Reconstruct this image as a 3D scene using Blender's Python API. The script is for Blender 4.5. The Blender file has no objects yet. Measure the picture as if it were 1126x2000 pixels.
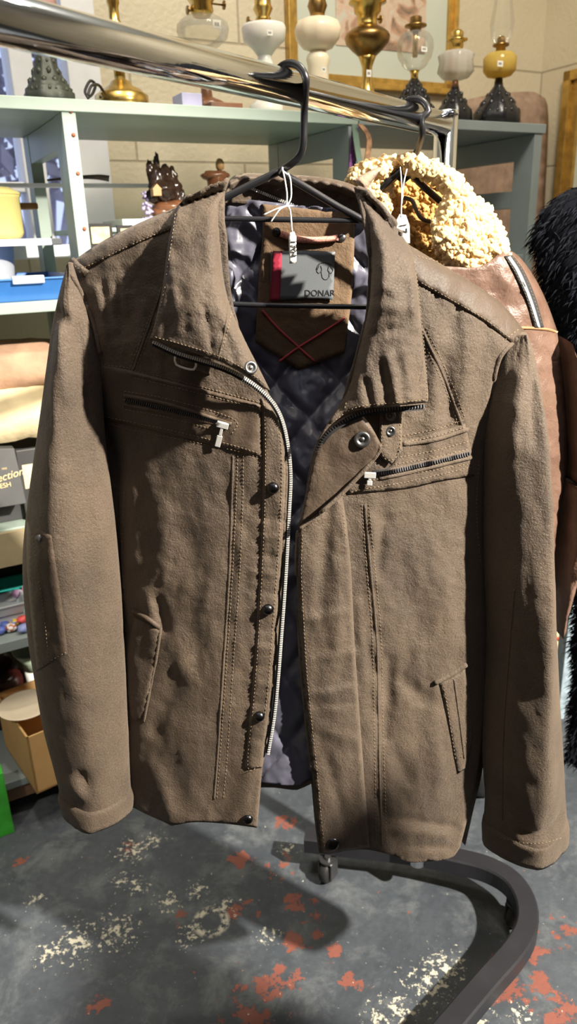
import bpy, bmesh, math, random
import numpy as np
from mathutils import Vector, Matrix, noise
from mathutils.geometry import delaunay_2d_cdt
from mathutils.bvhtree import BVHTree
random.seed(4); np.random.seed(4)
SC = bpy.context.scene
COL = SC.collection

# ------------------------------------------------------------------ camera, light, exposure
H = 1.155                       # eye height
FPX = 1450.0                    # focal length in pixels of the 1126x2000 frame
RC = np.array([[0.99949197, -0.03187156, 0.0],
               [-0.01105209, -0.34659348, 0.93795032],
               [-0.02989394, -0.93747382, -0.34676965]])     # columns: right, down, forward
CAMP = np.array([0, 0, H])
cd = bpy.data.cameras.new('camera'); cam = bpy.data.objects.new('camera', cd); COL.objects.link(cam)
cd.sensor_width = 36; cd.lens = FPX / 2000 * 36; cd.clip_start = .02; cd.clip_end = 100
cam.matrix_world = Matrix(((RC[0, 0], -RC[0, 1], -RC[0, 2], 0), (RC[1, 0], -RC[1, 1], -RC[1, 2], 0),
                           (RC[2, 0], -RC[2, 1], -RC[2, 2], H), (0, 0, 0, 1)))
cd.dof.use_dof = True; cd.dof.focus_distance = .80; cd.dof.aperture_fstop = 7.5
SC.camera = cam
SC.view_settings.view_transform = 'Standard'; SC.view_settings.look = 'None'
SC.view_settings.gamma = 1; SC.view_settings.use_curve_mapping = False
SC.view_settings.exposure = 0.0
SC.cycles.use_denoising = True

W = bpy.data.worlds.new('sky'); SC.world = W; W.use_nodes = True
bg = W.node_tree.nodes['Background']; bg.inputs[0].default_value = (.62, .72, 1, 1); bg.inputs[1].default_value = 1.3

def lamp(name, kind, loc, target, power, color, **kw):
    l = bpy.data.lights.new(name, kind); l.energy = power; l.color = color
    for k, v in kw.items(): setattr(l, k, v)
    o = bpy.data.objects.new(name, l); COL.objects.link(o); o.location = loc
    o.rotation_euler = (Vector(target) - Vector(loc)).to_track_quat('-Z', 'Y').to_euler()
    return o
KEY = (1.70, -.30, 2.30)
lamp('key_spot', 'SPOT', KEY, (.08, .92, .42), 1250, (1, .92, .79), spot_size=math.radians(52), spot_blend=.35, shadow_soft_size=.034)
lamp('ceiling_fill', 'AREA', (-.2, .3, 2.5), (-.2, .3, 0), 11, (1, .93, .84), shape='RECTANGLE', size=1.6, size_y=1.6)
lamp('shelf_fill_spot', 'SPOT', (-.35, .86, 2.5), (-.72, 1.45, .45), 55, (1, .90, .72), spot_size=math.radians(58), spot_blend=.6, shadow_soft_size=.05)  # added spot without a known fixture, brightens the left shelves
lamp('floor_spot', 'SPOT', (-.50, 1.20, 2.5), (-.27, 1.11, 0), 46, (1, .95, .86), spot_size=math.radians(18), spot_blend=.55, shadow_soft_size=.03)
lamp('left_fill_spot', 'SPOT', (-1.0, -.6, 2.3), (-.60, 1.38, .38), 95, (1, .92, .76), spot_size=math.radians(26), spot_blend=.5, shadow_soft_size=.03)  # added fill, no such lamp known; lifts the lower-left box and plate
lamp('wall_wash', 'AREA', (.55, .95, 2.48), (.40, 2.0, 1.4), 25, (1, .89, .72), size=.35)

# ------------------------------------------------------------------ geometry of the picture: pixel rays onto real planes
def rays(P):
    P = np.atleast_2d(np.asarray(P, float))[:, :2]
    c = np.column_stack([(P[:, 0] - 563) / FPX, (P[:, 1] - 1000) / FPX, np.ones(len(P))])
    return c @ RC.T
def atY(P, Y):
    r = rays(P); Y = np.broadcast_to(Y, (len(r),)); return CAMP + r * (Y / r[:, 1])[:, None]
def atZ(P, z):
    r = rays(P); return CAMP + r * ((z - H) / r[:, 2])[:, None]
def atPl(P, p0, n):
    r = rays(P); n = np.asarray(n, float); return CAMP + r * ((np.dot(np.asarray(p0) - CAMP, n)) / (r @ n))[:, None]
def proj(p):
    c = RC.T @ (np.asarray(p) - CAMP); return 563 + FPX * c[0] / c[2], 1000 + FPX * c[1] / c[2], c[2]
def z_for(ax, ay, py):          # height at which the vertical line over (ax, ay) meets pixel row py
    a = RC.T @ (np.array([ax, ay, 0]) - CAMP); b = RC.T @ np.array([0, 0, 1.])
    k = (py - 1000) / FPX
    return (k * a[2] - a[1]) / (b[1] - k * b[2])
V1 = lambda P: P[0]

# ------------------------------------------------------------------ materials
def new_mat(name):
    m = bpy.data.materials.new(name); m.use_nodes = True
    return m, m.node_tree, m.node_tree.nodes['Principled BSDF']
def N(nt, t, **kw):
    n = nt.nodes.new(t)
    for k, v in kw.items():
        if k in n.inputs: n.inputs[k].default_value = v
        else: setattr(n, k, v)
    return n
def setp(b, **kw):
    for k, v in kw.items(): b.inputs[k.replace('_', ' ')].default_value = v
def c4(c): return (c[0], c[1], c[2], 1)
def plain(name, col, rough=.5, metal=0, var=.12, scale=25, bump=0, bscale=200, spec=.5, coord='Object', **kw):
    m, nt, b = new_mat(name)
    setp(b, Roughness=rough, Metallic=metal); b.inputs['Specular IOR Level'].default_value = spec
    for k, v in kw.items(): b.inputs[k].default_value = v
    tc = N(nt, 'ShaderNodeTexCoord')
    nz = N(nt, 'ShaderNodeTexNoise', Scale=scale, Detail=4.0)
    nt.links.new(tc.outputs[coord], nz.inputs['Vector'])
    cr = N(nt, 'ShaderNodeValToRGB')
    cr.color_ramp.elements[0].position = .3; cr.color_ramp.elements[1].position = .7
    cr.color_ramp.elements[0].color = c4([x * (1 - var) for x in col]); cr.color_ramp.elements[1].color = c4([min(1, x * (1 + var)) for x in col])
    nt.links.new(nz.outputs['Fac'], cr.inputs['Fac']); nt.links.new(cr.outputs['Color'], b.inputs['Base Color'])
    if bump:
        n2 = N(nt, 'ShaderNodeTexNoise', Scale=bscale, Detail=3.0)
        nt.links.new(tc.outputs[coord], n2.inputs['Vector'])
        bp = N(nt, 'ShaderNodeBump', Strength=bump, Distance=.002)
        nt.links.new(n2.outputs['Fac'], bp.inputs['Height']); nt.links.new(bp.outputs['Normal'], b.inputs['Normal'])
    return m
def leather(name, dark, light, rough=(.45, .7), grain=420, gstr=.5, cstr=.35, dist=.0012, cscale=60, spec=.4, sheen=.15):
    m, nt, b = new_mat(name); L = nt.links.new
    tc = N(nt, 'ShaderNodeTexCoord')
    n1 = N(nt, 'ShaderNodeTexNoise', Scale=9.0, Detail=7.0, Roughness=.62); L(tc.outputs['Object'], n1.inputs['Vector'])
    cr = N(nt, 'ShaderNodeValToRGB'); cr.color_ramp.elements[0].position = .32; cr.color_ramp.elements[1].position = .72
    cr.color_ramp.elements[0].color = c4(dark); cr.color_ramp.elements[1].color = c4(light)
    L(n1.outputs['Fac'], cr.inputs['Fac']); L(cr.outputs['Color'], b.inputs['Base Color'])
    mr = N(nt, 'ShaderNodeMapRange'); mr.inputs['To Min'].default_value = rough[0]; mr.inputs['To Max'].default_value = rough[1]
    n4 = N(nt, 'ShaderNodeTexNoise', Scale=22.0, Detail=3.0); L(tc.outputs['Object'], n4.inputs['Vector'])
    L(n4.outputs['Fac'], mr.inputs['Value']); L(mr.outputs['Result'], b.inputs['Roughness'])
    n2 = N(nt, 'ShaderNodeTexNoise', Scale=grain, Detail=4.0, Roughness=.65, Distortion=.6); L(tc.outputs['Object'], n2.inputs['Vector'])
    n3 = N(nt, 'ShaderNodeTexNoise', Scale=cscale, Detail=5.0, Roughness=.6, Distortion=1.2); L(tc.outputs['Object'], n3.inputs['Vector'])
    b1 = N(nt, 'ShaderNodeBump', Strength=cstr, Distance=dist * 3); b2 = N(nt, 'ShaderNodeBump', Strength=gstr, Distance=dist)
    L(n3.outputs['Fac'], b1.inputs['Height']); L(n2.outputs['Fac'], b2.inputs['Height']); L(b1.outputs['Normal'], b2.inputs['Normal'])
    L(b2.outputs['Normal'], b.inputs['Normal'])
    b.inputs['Specular IOR Level'].default_value = spec
    b.inputs['Sheen Weight'].default_value = sheen; b.inputs['Sheen Roughness'].default_value = .5; b.inputs['Sheen Tint'].default_value = (1, .85, .7, 1)
    return m
def glass(name, tint, rough=.05, alpha=.25, solid=True):
    m, nt, b = new_mat(name); L = nt.links.new
    tr = N(nt, 'ShaderNodeBsdfTransparent'); tr.inputs[0].default_value = c4(tint)
    gl = N(nt, 'ShaderNodeBsdfGlossy'); gl.inputs['Roughness'].default_value = rough
    df = N(nt, 'ShaderNodeBsdfDiffuse'); df.inputs[0].default_value = c4(tint)
    fr = N(nt, 'ShaderNodeFresnel', IOR=1.45)
    m1 = N(nt, 'ShaderNodeMixShader'); m1.inputs[0].default_value = alpha
    L(tr.outputs[0], m1.inputs[1]); L(df.outputs[0], m1.inputs[2])
    m2 = N(nt, 'ShaderNodeMixShader'); fm = N(nt, 'ShaderNodeMath', operation='MULTIPLY'); fm.inputs[1].default_value = .45; fm.use_clamp = True; L(fr.outputs[0], fm.inputs[0]); L(fm.outputs[0], m2.inputs[0]); L(m1.outputs[0], m2.inputs[1]); L(gl.outputs[0], m2.inputs[2])
    L(m2.outputs[0], nt.nodes['Material Output'].inputs['Surface'])
    return m
M = {}
M['leather'] = leather('brown nubuck', (.046, .0315, .0215), (.096, .067, .0445), rough=(.42, .72), gstr=.9, dist=.0017, grain=440)
M['leather_dark'] = leather('dark leather edge', (.030, .020, .013), (.05, .035, .024))
M['leather_smooth'] = leather('oiled brown leather', (.046, .0315, .022), (.080, .056, .039), rough=(.44, .62), gstr=.5, sheen=.1, spec=.3)
M['patch'] = leather('suede neck patch', (.085, .050, .026), (.16, .10, .055), grain=250, gstr=.9, rough=(.7, .9))
M['tan'] = leather('red brown leather', (.090, .050, .035), (.175, .108, .080), rough=(.28, .5), grain=150, gstr=.5, cstr=.6, cscale=35, sheen=0)
M['tan_edge'] = plain('pale brown edge', (.30, .15, .07), .5)
M['lining'] = plain('navy quilted satin', (.085, .085, .115), .30, var=.1, bump=.15, bscale=60, spec=.6)
M['thread'] = plain('tan thread', (.22, .16, .10), .8)
M['red_thread'] = plain('red thread', (.42, .055, .06), .8)
M['pink_thread'] = plain('red and cream woven cord', (.62, .28, .22), .8, var=.5, scale=600)
M['steel'] = plain('zip metal', (.72, .72, .70), .36, .5, var=.1)
M['dark_metal'] = plain('gunmetal', (.06, .06, .065), .25, 1, var=.1)
M['gun'] = plain('dark pewter', (.16, .16, .165), .35, .9, var=.1)
M['tape'] = plain('black zip tape', (.014, .013, .014), .8)
M['black_plastic'] = plain('black hanger plastic', (.012, .012, .014), .32, spec=.5, var=.1)
M['chrome'] = plain('scratched chrome', (.72, .74, .77), .07, 1, var=.03, bump=.03, bscale=120)
M['black_paint'] = plain('black powder coat', (.016, .016, .020), .38, bump=.08, bscale=300)
M['label'] = plain('grey satin label', (.115, .125, .135), .38, var=.05, bump=.1, bscale=800)
M['red_label'] = plain('red satin tab', (.25, .016, .036), .45)
M['black_ink'] = plain('black ink', (.01, .01, .012), .6)
M['paper'] = plain('white card', (.80, .79, .74), .7, var=.04)
M['string'] = plain('white string', (.82, .82, .80), .8, var=.04)
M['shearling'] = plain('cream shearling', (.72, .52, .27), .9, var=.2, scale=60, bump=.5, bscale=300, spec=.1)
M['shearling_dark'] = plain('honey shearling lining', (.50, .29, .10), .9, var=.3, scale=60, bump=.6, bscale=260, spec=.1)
M['black_fur'] = plain('black fur', (.009, .010, .014), .8, spec=.04)
M['shelf_green'] = plain('pale green shelf paint', (.27, .34, .295), .45, var=.08, scale=8, bump=.1, bscale=60)
M['shelf_blue'] = plain('blue grey shelf paint', (.205, .245, .250), .45, var=.1, scale=8, bump=.1, bscale=60)
M['shelf_under'] = M['shelf_blue']
M['brass'] = plain('aged brass', (.62, .42, .12), .25, 1, var=.25, scale=30)
M['brass_dark'] = plain('tarnished brass', (.30, .18, .06), .32, 1, var=.35, scale=25)
M['iron'] = plain('black cast iron', (.018, .018, .020), .28, .3, bump=.6, bscale=70)
M['iron_green'] = plain('green bronze casting', (.045, .052, .042), .5, .3, bump=.6, bscale=70)
M['milk'] = plain('white milk glass', (.80, .80, .74), .2, var=.03, **{'Subsurface Weight': .2})
M['alabaster'] = plain('cream pressed glass', (.80, .72, .55), .3, var=.08, scale=15, bump=.3, bscale=45, **{'Subsurface Weight': .3})
M['pink_shade'] = plain('pink ruffled glass', (.62, .36, .33), .3, var=.4, scale=30)
M['clear'] = glass('clear glass', (.93, .92, .88), alpha=.10)
M['frosted'] = glass('frosted glass', (.80, .77, .70), rough=.15, alpha=.42)
M['amber'] = glass('amber glass', (.78, .58, .15), alpha=.5)
M['pane'] = glass('window glass', (.96, .97, 1), alpha=.02)
M['chimney'] = glass('chimney glass', (.97, .97, .95), alpha=.03)
M['gold'] = plain('gilt frame', (.50, .31, .075), .35, .6, var=.25, scale=40)
M['gold_dark'] = plain('dark gilt', (.20, .10, .03), .4, .4, var=.25)
M['mat_board'] = plain('pale mount board', (.56, .60, .52), .7, var=.05, scale=3)
M['white_paint'] = plain('white window paint', (.76, .77, .80), .45, var=.04)
M['fabric_tan'] = plain('tan chenille', (.34, .235, .17), .9, var=.22, scale=40, bump=.5, bscale=220)
M['mustard'] = plain('mustard enamel', (.46, .40, .15), .35, var=.05)
M['blue_plastic'] = plain('blue plastic', (.035, .14, .40), .3, var=.1)
M['clear_plastic'] = glass('clear plastic', (.86, .88, .92), rough=.2, alpha=.45)
M['cardboard'] = plain('brown cardboard', (.48, .29, .115), .75, var=.08, scale=12)
M['cream_cloth'] = plain('cream cotton', (.70, .58, .36), .9, var=.1, bump=.4, bscale=90)
M['pink_cloth'] = plain('dusty pink blanket', (.42, .26, .17), .9, var=.2, bump=.5, bscale=90)
M['black_card'] = plain('black printed card', (.040, .041, .042), .5, var=.15)
M['gold_ink'] = plain('gold print', (.62, .46, .22), .5)
M['teal'] = plain('teal plastic', (.03, .33, .29), .35)
M['wood_dark'] = plain('varnished driftwood', (.030, .016, .010), .22, var=.5, scale=30, bump=.6, bscale=60)
M['wood_mid'] = plain('polished brown wood', (.17, .070, .030), .28, var=.35, scale=30)
M['wood_pale'] = plain('pale carved wood', (.50, .30, .12), .5, var=.3)
M['plank'] = plain('brown plank', (.16, .085, .05), .6, var=.3)
M['ceramic'] = plain('cream glazed china', (.74, .64, .50), .2, var=.05)
M['white_china'] = plain('white china', (.82, .82, .78), .2, var=.03)
M['red_glaze'] = plain('dark red glaze', (.030, .006, .005), .25, var=.4)
M['green_box'] = plain('bright green card', (.04, .36, .03), .45, var=.3, scale=18)
M['grey_plastic'] = plain('grey plastic', (.52, .56, .60), .35)
M['rust'] = plain('rusty screw', (.30, .09, .04), .7)
M['rubber'] = plain('black rubber', (.012, .012, .013), .6)
M['copper'] = plain('dull copper', (.40, .22, .14), .4, .9)

# ------------------------------------------------------------------ object helpers
ORG = {}
def props(o, label=None, cat=None, group=None, kind=None):
    if label: o['label'] = label
    if cat: o['category'] = cat
    if group: o['group'] = group
    if kind: o['kind'] = kind
    return o
def thing(name, label, cat, loc, group=None):
    o = bpy.data.objects.new(name, None); COL.objects.link(o); o.location = tuple(loc); o.empty_display_size = .05
    ORG[o.name] = Vector(loc)
    return props(o, label, cat, group)
def mesh(name, v, f, mat, parent=None, smooth=True, loc=None, label=None, mats=None, mi=None):
    """one mesh object; v in world coordinates"""
    v = np.asarray(v, float).reshape(-1, 3)
    org = ORG[parent.name] if parent is not None else Vector(loc if loc is not None else (v[:, 0].mean(), v[:, 1].mean(), v[:, 2].min()))
    me = bpy.data.meshes.new(name); me.from_pydata([tuple(p) for p in (v - np.array(org))], [], [tuple(int(i) for i in q) for q in f])
    for mm in (mats or [mat]): me.materials.append(mm)
    if mi is not None: me.polygons.foreach_set('material_index', list(mi))
    if smooth: me.polygons.foreach_set('use_smooth', [True] * len(me.polygons))
    me.validate(); me.update()
    o = bpy.data.objects.new(name, me); COL.objects.link(o); ORG[o.name] = Vector(org)
    if parent is not None: o.parent = parent
    else: o.location = org
    if label: o['label'] = label
    return o
class MB:
    """collects shapes for one mesh"""
    def __init__(s): s.v = []; s.f = []; s.n = 0
    def add(s, v, f):
        v = np.asarray(v, float).reshape(-1, 3); s.v.append(v); s.f += [tuple(i + s.n for i in q) for q in f]; s.n += len(v); return s
    def obj(s, name, mat, parent=None, smooth=True, bevel=0, **kw):
        o = mesh(name, np.vstack(s.v), s.f, mat, parent, smooth, **kw)
        if bevel:
            b = o.modifiers.new('bevel', 'BEVEL'); b.width = bevel; b.segments = 2; b.limit_method = 'ANGLE'
        return o
BOXF = [(0, 3, 2, 1), (4, 5, 6, 7), (0, 1, 5, 4), (1, 2, 6, 5), (2, 3, 7, 6), (3, 0, 4, 7)]
def box8(c8): return np.asarray(c8, float), BOXF
def boxax(o, a, b, c):      # corner o, edge vectors a, b, c (right handed)
    o, a, b, c = (np.asarray(x, float) for x in (o, a, b, c))
    return box8([o, o + a, o + a + b, o + b, o + c, o + a + c, o + a + b + c, o + b + c])
def frame_path(P):
    P = np.asarray(P, float); n = len(P); T = np.zeros_like(P)
    T[1:-1] = P[2:] - P[:-2]; T[0] = P[1] - P[0]; T[-1] = P[-1] - P[-2]
    T /= np.linalg.norm(T, axis=1)[:, None] + 1e-12
    a = np.array([0, 0, 1.]) if abs(T[0][2]) < .9 else np.array([1., 0, 0])
    U = np.zeros_like(P); u = np.cross(a, T[0]); u /= np.linalg.norm(u)
    for i in range(n):
        u = u - np.dot(u, T[i]) * T[i]; u /= np.linalg.norm(u) + 1e-12; U[i] = u
    return T, U, np.cross(T, U)
def tube(P, r, seg=10, cap=True, sq=False):
    P = np.asarray(P, float); T, U, Wv = frame_path(P); n = len(P); r = np.broadcast_to(r, (n,))
    v = []; 
    for i in range(n):
        for k in range(seg):
            a = 2 * math.pi * (k + (.5 if sq else 0)) / seg
            q = math.sqrt(2) if sq else 1
            v.append(P[i] + r[i] * q * (math.cos(a) * U[i] + math.sin(a) * Wv[i]))
    f = [(i * seg + k, i * seg + (k + 1) % seg, (i + 1) * seg + (k + 1) % seg, (i + 1) * seg + k) for i in range(n - 1) for k in range(seg)]
    if cap: f += [tuple(range(seg))[::-1], tuple((n - 1) * seg + k for k in range(seg))]
    return np.array(v), f
def spline(P, step):
    """Catmull-Rom through the points, resampled at about `step` spacing (any dimension)"""
    P = np.asarray(P, float); out = []
    Q = np.vstack([2 * P[0] - P[1], P, 2 * P[-1] - P[-2]])
    for i in range(1, len(Q) - 2):
        p0, p1, p2, p3 = Q[i - 1:i + 3]; m = max(1, int(round(np.linalg.norm(p2 - p1) / step)))
        for k in range(m):
            t = k / m
            out.append(.5 * (2 * p1 + (p2 - p0) * t + (2 * p0 - 5 * p1 + 4 * p2 - p3) * t * t + (3 * p1 - p0 - 3 * p2 + p3) * t ** 3))
    out.append(P[-1]); return np.array(out)
def poly_line(P, step):
    P = np.asarray(P, float); out = []
    for a, b in zip(P[:-1], P[1:]):
        m = max(1, int(round(np.linalg.norm(b - a) / step)))
        for k in range(m): out.append(a + (b - a) * k / m)
    out.append(P[-1]); return np.array(out)
def closed_outline(poly, step):
    """points (x, y) smooth, (x, y, 1) corner"""
    n = len(poly); cor = [i for i in range(n) if len(poly[i]) > 2]
    pts = [np.array(p[:2], float) for p in poly]
    if not cor:
        pp = [pts[-1]] + pts + [pts[0], pts[1]]; q = np.array(pp); out = []
        for i in range(1, n + 1):
            p0, p1, p2, p3 = q[i - 1:i + 3]; m = max(1, int(round(np.linalg.norm(p2 - p1) / step)))
            for k in range(m):
                t = k / m; out.append(.5 * (2 * p1 + (p2 - p0) * t + (2 * p0 - 5 * p1 + 4 * p2 - p3) * t * t + (3 * p1 - p0 - 3 * p2 + p3) * t ** 3))
        return np.array(out)
    out = []
    for a, b in zip(cor, cor[1:] + [cor[0] + n]):
        seg = [pts[i % n] for i in range(a, b + 1)]
        out += list((spline(seg, step) if len(seg) > 2 else poly_line(seg, step))[:-1])
    return np.array(out)
def inside(P, poly):
    x, y = P[:, 0], P[:, 1]; c = np.zeros(len(P), bool); n = len(poly)
    for i in range(n):
        x1, y1 = poly[i]; x2, y2 = poly[(i + 1) % n]
        if y1 == y2: continue
        c ^= ((y1 > y) != (y2 > y)) & (x < (x2 - x1) * (y - y1) / (y2 - y1) + x1)
    return c
def dist_line(P, L, closed=False):
    P = np.asarray(P, float)[:, :2]; L = np.asarray([q[:2] for q in L], float)
    if closed: L = np.vstack([L, L[:1]])
    d = np.full(len(P), 1e9)
    for a, b in zip(L[:-1], L[1:]):
        ab = b - a; t = np.clip(((P - a) @ ab) / (ab @ ab + 1e-9), 0, 1)
        d = np.minimum(d, np.linalg.norm(P - a - t[:, None] * ab, axis=1))
    return d
BV = {}
def add_bvh(key, v, f):
    BV[key] = BVHTree.FromPolygons([Vector(p) for p in v], [tuple(int(i) for i in q) for q in f])
def hits(P, keys, off=0.0):
    """where the sight lines through the pixels meet the built surfaces; returns points lifted by off and normals"""
    r = rays(P); o = Vector(CAMP); out = []; nr = []; last = None
    for d in r:
        d = Vector(d).normalized(); best = None
        for k in keys:
            h = BV[k].ray_cast(o, d)
            if h[0] is not None and (best is None or h[3] < best[3]): best = h
        if best is None:
            if last is None: p, n = o + d * (.78 / d.y), Vector((0, -1, 0))
            else:
                p = o + d * last[0]; n = last[1]
        else:
            p, n = best[0], best[1]
            if n.dot(d) > 0: n = -n
            last = ((p - o).length, n)
        out.append(p - d * off); nr.append(n)
    return np.array(out), np.array(nr)
def panel(name, poly, pos, mat, parent=None, step=7.0, thick=.003, key=None, rim=0.0, label=None, loc=None, flip=False):
    """sheet cut to an outline; pos(P, rim_distance) gives world points; real thickness from a solidify modifier"""
    B = closed_outline(poly, step); x0, y0 = B.min(0); x1, y1 = B.max(0)
    gx = []; k = 0; y = y0 + step * .5
    while y < y1:
        xs = np.arange(x0 + (step * .5 if k % 2 else 0), x1, step); gx.append(np.column_stack([xs, np.full(len(xs), y)])); y += step * .87; k += 1
    G = np.vstack(gx) if gx else np.zeros((0, 2))
    if len(G): G = G[inside(G, B)]
    if len(G): G = G[dist_line(G, B, True) > step * .55]
    P = np.vstack([B, G]); nb = len(B)
    r = delaunay_2d_cdt([Vector(p) for p in P], [(i, (i + 1) % nb) for i in range(nb)], [], 1, 1e-5)
    P2 = np.array([tuple(p) for p in r[0]]); F = [tuple(q) for q in r[2]]
    rimd = dist_line(P2, B, True)
    v = pos(P2, rimd)
    # orient towards the camera
    Fo = []
    for q in F:
        a, b, c = v[q[0]], v[q[1]], v[q[2]]
        if np.dot(np.cross(b - a, c - a), a - CAMP) > 0: q = q[::-1]
        Fo.append(q)
    if key: add_bvh(key, v, Fo)
    o = mesh(name, v, Fo, mat, parent, label=label, loc=loc)
    s = o.modifiers.new('thickness', 'SOLIDIFY'); s.thickness = thick; s.offset = -1; s.use_even_offset = False
    return o
def over(keys, off, rim=3.0, rdrop=.002):
    """position function: lie on top of built surfaces"""
    def f(P, rd):
        p, n = hits(P, keys); k = np.clip(rd / rim, 0, 1)
        o = off - rdrop * (1 - np.sqrt(1 - (1 - k) ** 2))
        d = rays(P); d /= np.linalg.norm(d, axis=1)[:, None]
        return p - d * np.maximum(o, .0004)[:, None]
    return f
def stitches(lines, keys, parent, mat='thread', dash=4.2, gap=3.2, r=.00036, off=.0005, name='topstitching'):
    """each sewn line is one part"""
    for L in lines:
        mb = MB()
        Q = spline(L, 1.5) if len(L) > 2 else poly_line(L, 1.5)
        cum = np.concatenate([[0], np.cumsum(np.linalg.norm(np.diff(Q, axis=0), axis=1))])
        S = np.interp
        starts = np.arange(0, cum[-1] - dash, dash + gap)
        A = np.column_stack([S(starts, cum, Q[:, 0]), S(starts, cum, Q[:, 1])]); B = np.column_stack([S(starts + dash, cum, Q[:, 0]), S(starts + dash, cum, Q[:, 1])])
        if not len(A): continue
        pa, _ = hits(A, keys, off); pb, _ = hits(B, keys, off)
        for a, b in zip(pa, pb):
            if np.linalg.norm(a - b) > .02: continue
            m = (a + b) / 2; d = (m - CAMP) / np.linalg.norm(m - CAMP)
            mb.add(*tube([a + d * r, m - d * r * .6, b + d * r], [r * .7, r, r * .7], 4))
        if mb.n: mb.obj(name, M[mat], parent)
def ridges(lines, keys, parent, mat, r=.0012, off=.0, name='seam', seg=6):
    for L in lines:
        Q = spline(L, 5) if len(L) > 2 else poly_line(L, 5)
        p, n = hits(Q, keys, off)
        MB().add(*tube(p, r, seg)).obj(name, mat, parent)
def basis(n):
    n = np.asarray(n, float); n = n / np.linalg.norm(n); u = np.cross([0, 0, 1.], n)
    u /= np.linalg.norm(u); return u, np.cross(n, u), n
def lathe(prof, c, axis=(0, 0, 1), seg=24, closed_ends=True, sq=None, flute=0, nf=0):
    """profile [(r, h)] turned about an axis through c"""
    n = np.asarray(axis, float); n /= np.linalg.norm(n)
    a = np.array([1., 0, 0]) if abs(n[0]) < .9 else np.array([0, 1., 0]); u = np.cross(a, n); u /= np.linalg.norm(u); w = np.cross(n, u)
    c = np.asarray(c, float); v = []; f = []
    for r, h in prof:
        for k in range(seg):
            t = 2 * math.pi * k / seg; rr = max(r, 1e-5) * (1 + flute * math.cos(nf * t))
            v.append(c + n * h + rr * (math.cos(t) * u + math.sin(t) * w))
    m = len(prof)
    f = [(i * seg + k, i * seg + (k + 1) % seg, (i + 1) * seg + (k + 1) % seg, (i + 1) * seg + k) for i in range(m - 1) for k in range(seg)]
    if closed_ends: f += [tuple(range(seg))[::-1], tuple((m - 1) * seg + k for k in range(seg))]
    return np.array(v), f
def text_mesh(body, name, mat, parent, o, ux, uy, size, extrude=.0002, shear=0, loc=None):
    cu = bpy.data.curves.new('txt', 'FONT'); cu.body = body; cu.size = 1; cu.align_x = 'LEFT'; cu.shear = shear
    ob = bpy.data.objects.new('txt', cu); COL.objects.link(ob)
    dg = bpy.context.evaluated_depsgraph_get(); me = bpy.data.meshes.new_from_object(ob.evaluated_get(dg))
    bpy.data.objects.remove(ob); bpy.data.curves.remove(cu)
    ux = np.asarray(ux, float); uy = np.asarray(uy, float); ux /= np.linalg.norm(ux); uy = uy - ux * np.dot(ux, uy); uy /= np.linalg.norm(uy); nn = np.cross(ux, uy)
    v = np.array([tuple(p.co) for p in me.vertices]); f = [tuple(p.vertices) for p in me.polygons]; bpy.data.meshes.remove(me)
    w = np.asarray(o) + size * (v[:, :1] * ux + v[:, 1:2] * uy)
    k = len(w); vv = np.vstack([w + nn * extrude, w - nn * extrude]); ff = f + [tuple(i + k for i in q[::-1]) for q in f]
    return mesh(name, vv, ff, mat, parent, smooth=False, loc=loc)
def nz(P, s, seed=0.0, ax=1.0, ay=1.0, oct=3):
    return np.array([noise.fractal(Vector((p[0] / s * ax + seed, p[1] / s * ay - seed, seed * 3.1)), 1.0, 2.0, oct) for p in P])
def blob(c, rad, amp, sc, seed, sub=3, axes=None):
    bm = bmesh.new(); bmesh.ops.create_icosphere(bm, subdivisions=sub, radius=1)
    v = np.array([tuple(x.co) for x in bm.verts]); f = [tuple(x.index for x in q.verts) for q in bm.faces]; bm.free()
    d = np.array([noise.fractal(Vector(p) * sc + Vector((seed, seed * 2, 0)), 1.0, 2.0, 3) for p in v])
    v = v * (1 + amp * d)[:, None] * np.asarray(rad)
    if axes is not None: v = v @ np.asarray(axes)
    return np.asarray(c) + v, f

# ------------------------------------------------------------------ the room
SU = np.array([.8829, .4695, 0]); SN = np.array([-.4695, .8829, 0]); S0 = np.array([-.58, 1.29, 0])
def S(s, t, z): return S0 + SU * s + SN * t + np.array([0, 0, z])
def sp(px, py, t): return atPl([(px, py)], S0 + SN * t, SN)[0]           # pixel onto the plane t behind the shelf front
def s_of(p): return float(np.dot(np.asarray(p) - S0, SU))
def t_of(p): return float(np.dot(np.asarray(p) - S0, SN))
TW = .52
s_cor = s_of(sp(1060, 100, TW)); s_win = s_of(sp(203, 250, TW)); z_sill = sp(100, 478, TW)[2]
ZC = 2.62; SL = -1.7; TF = -2.6

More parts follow.
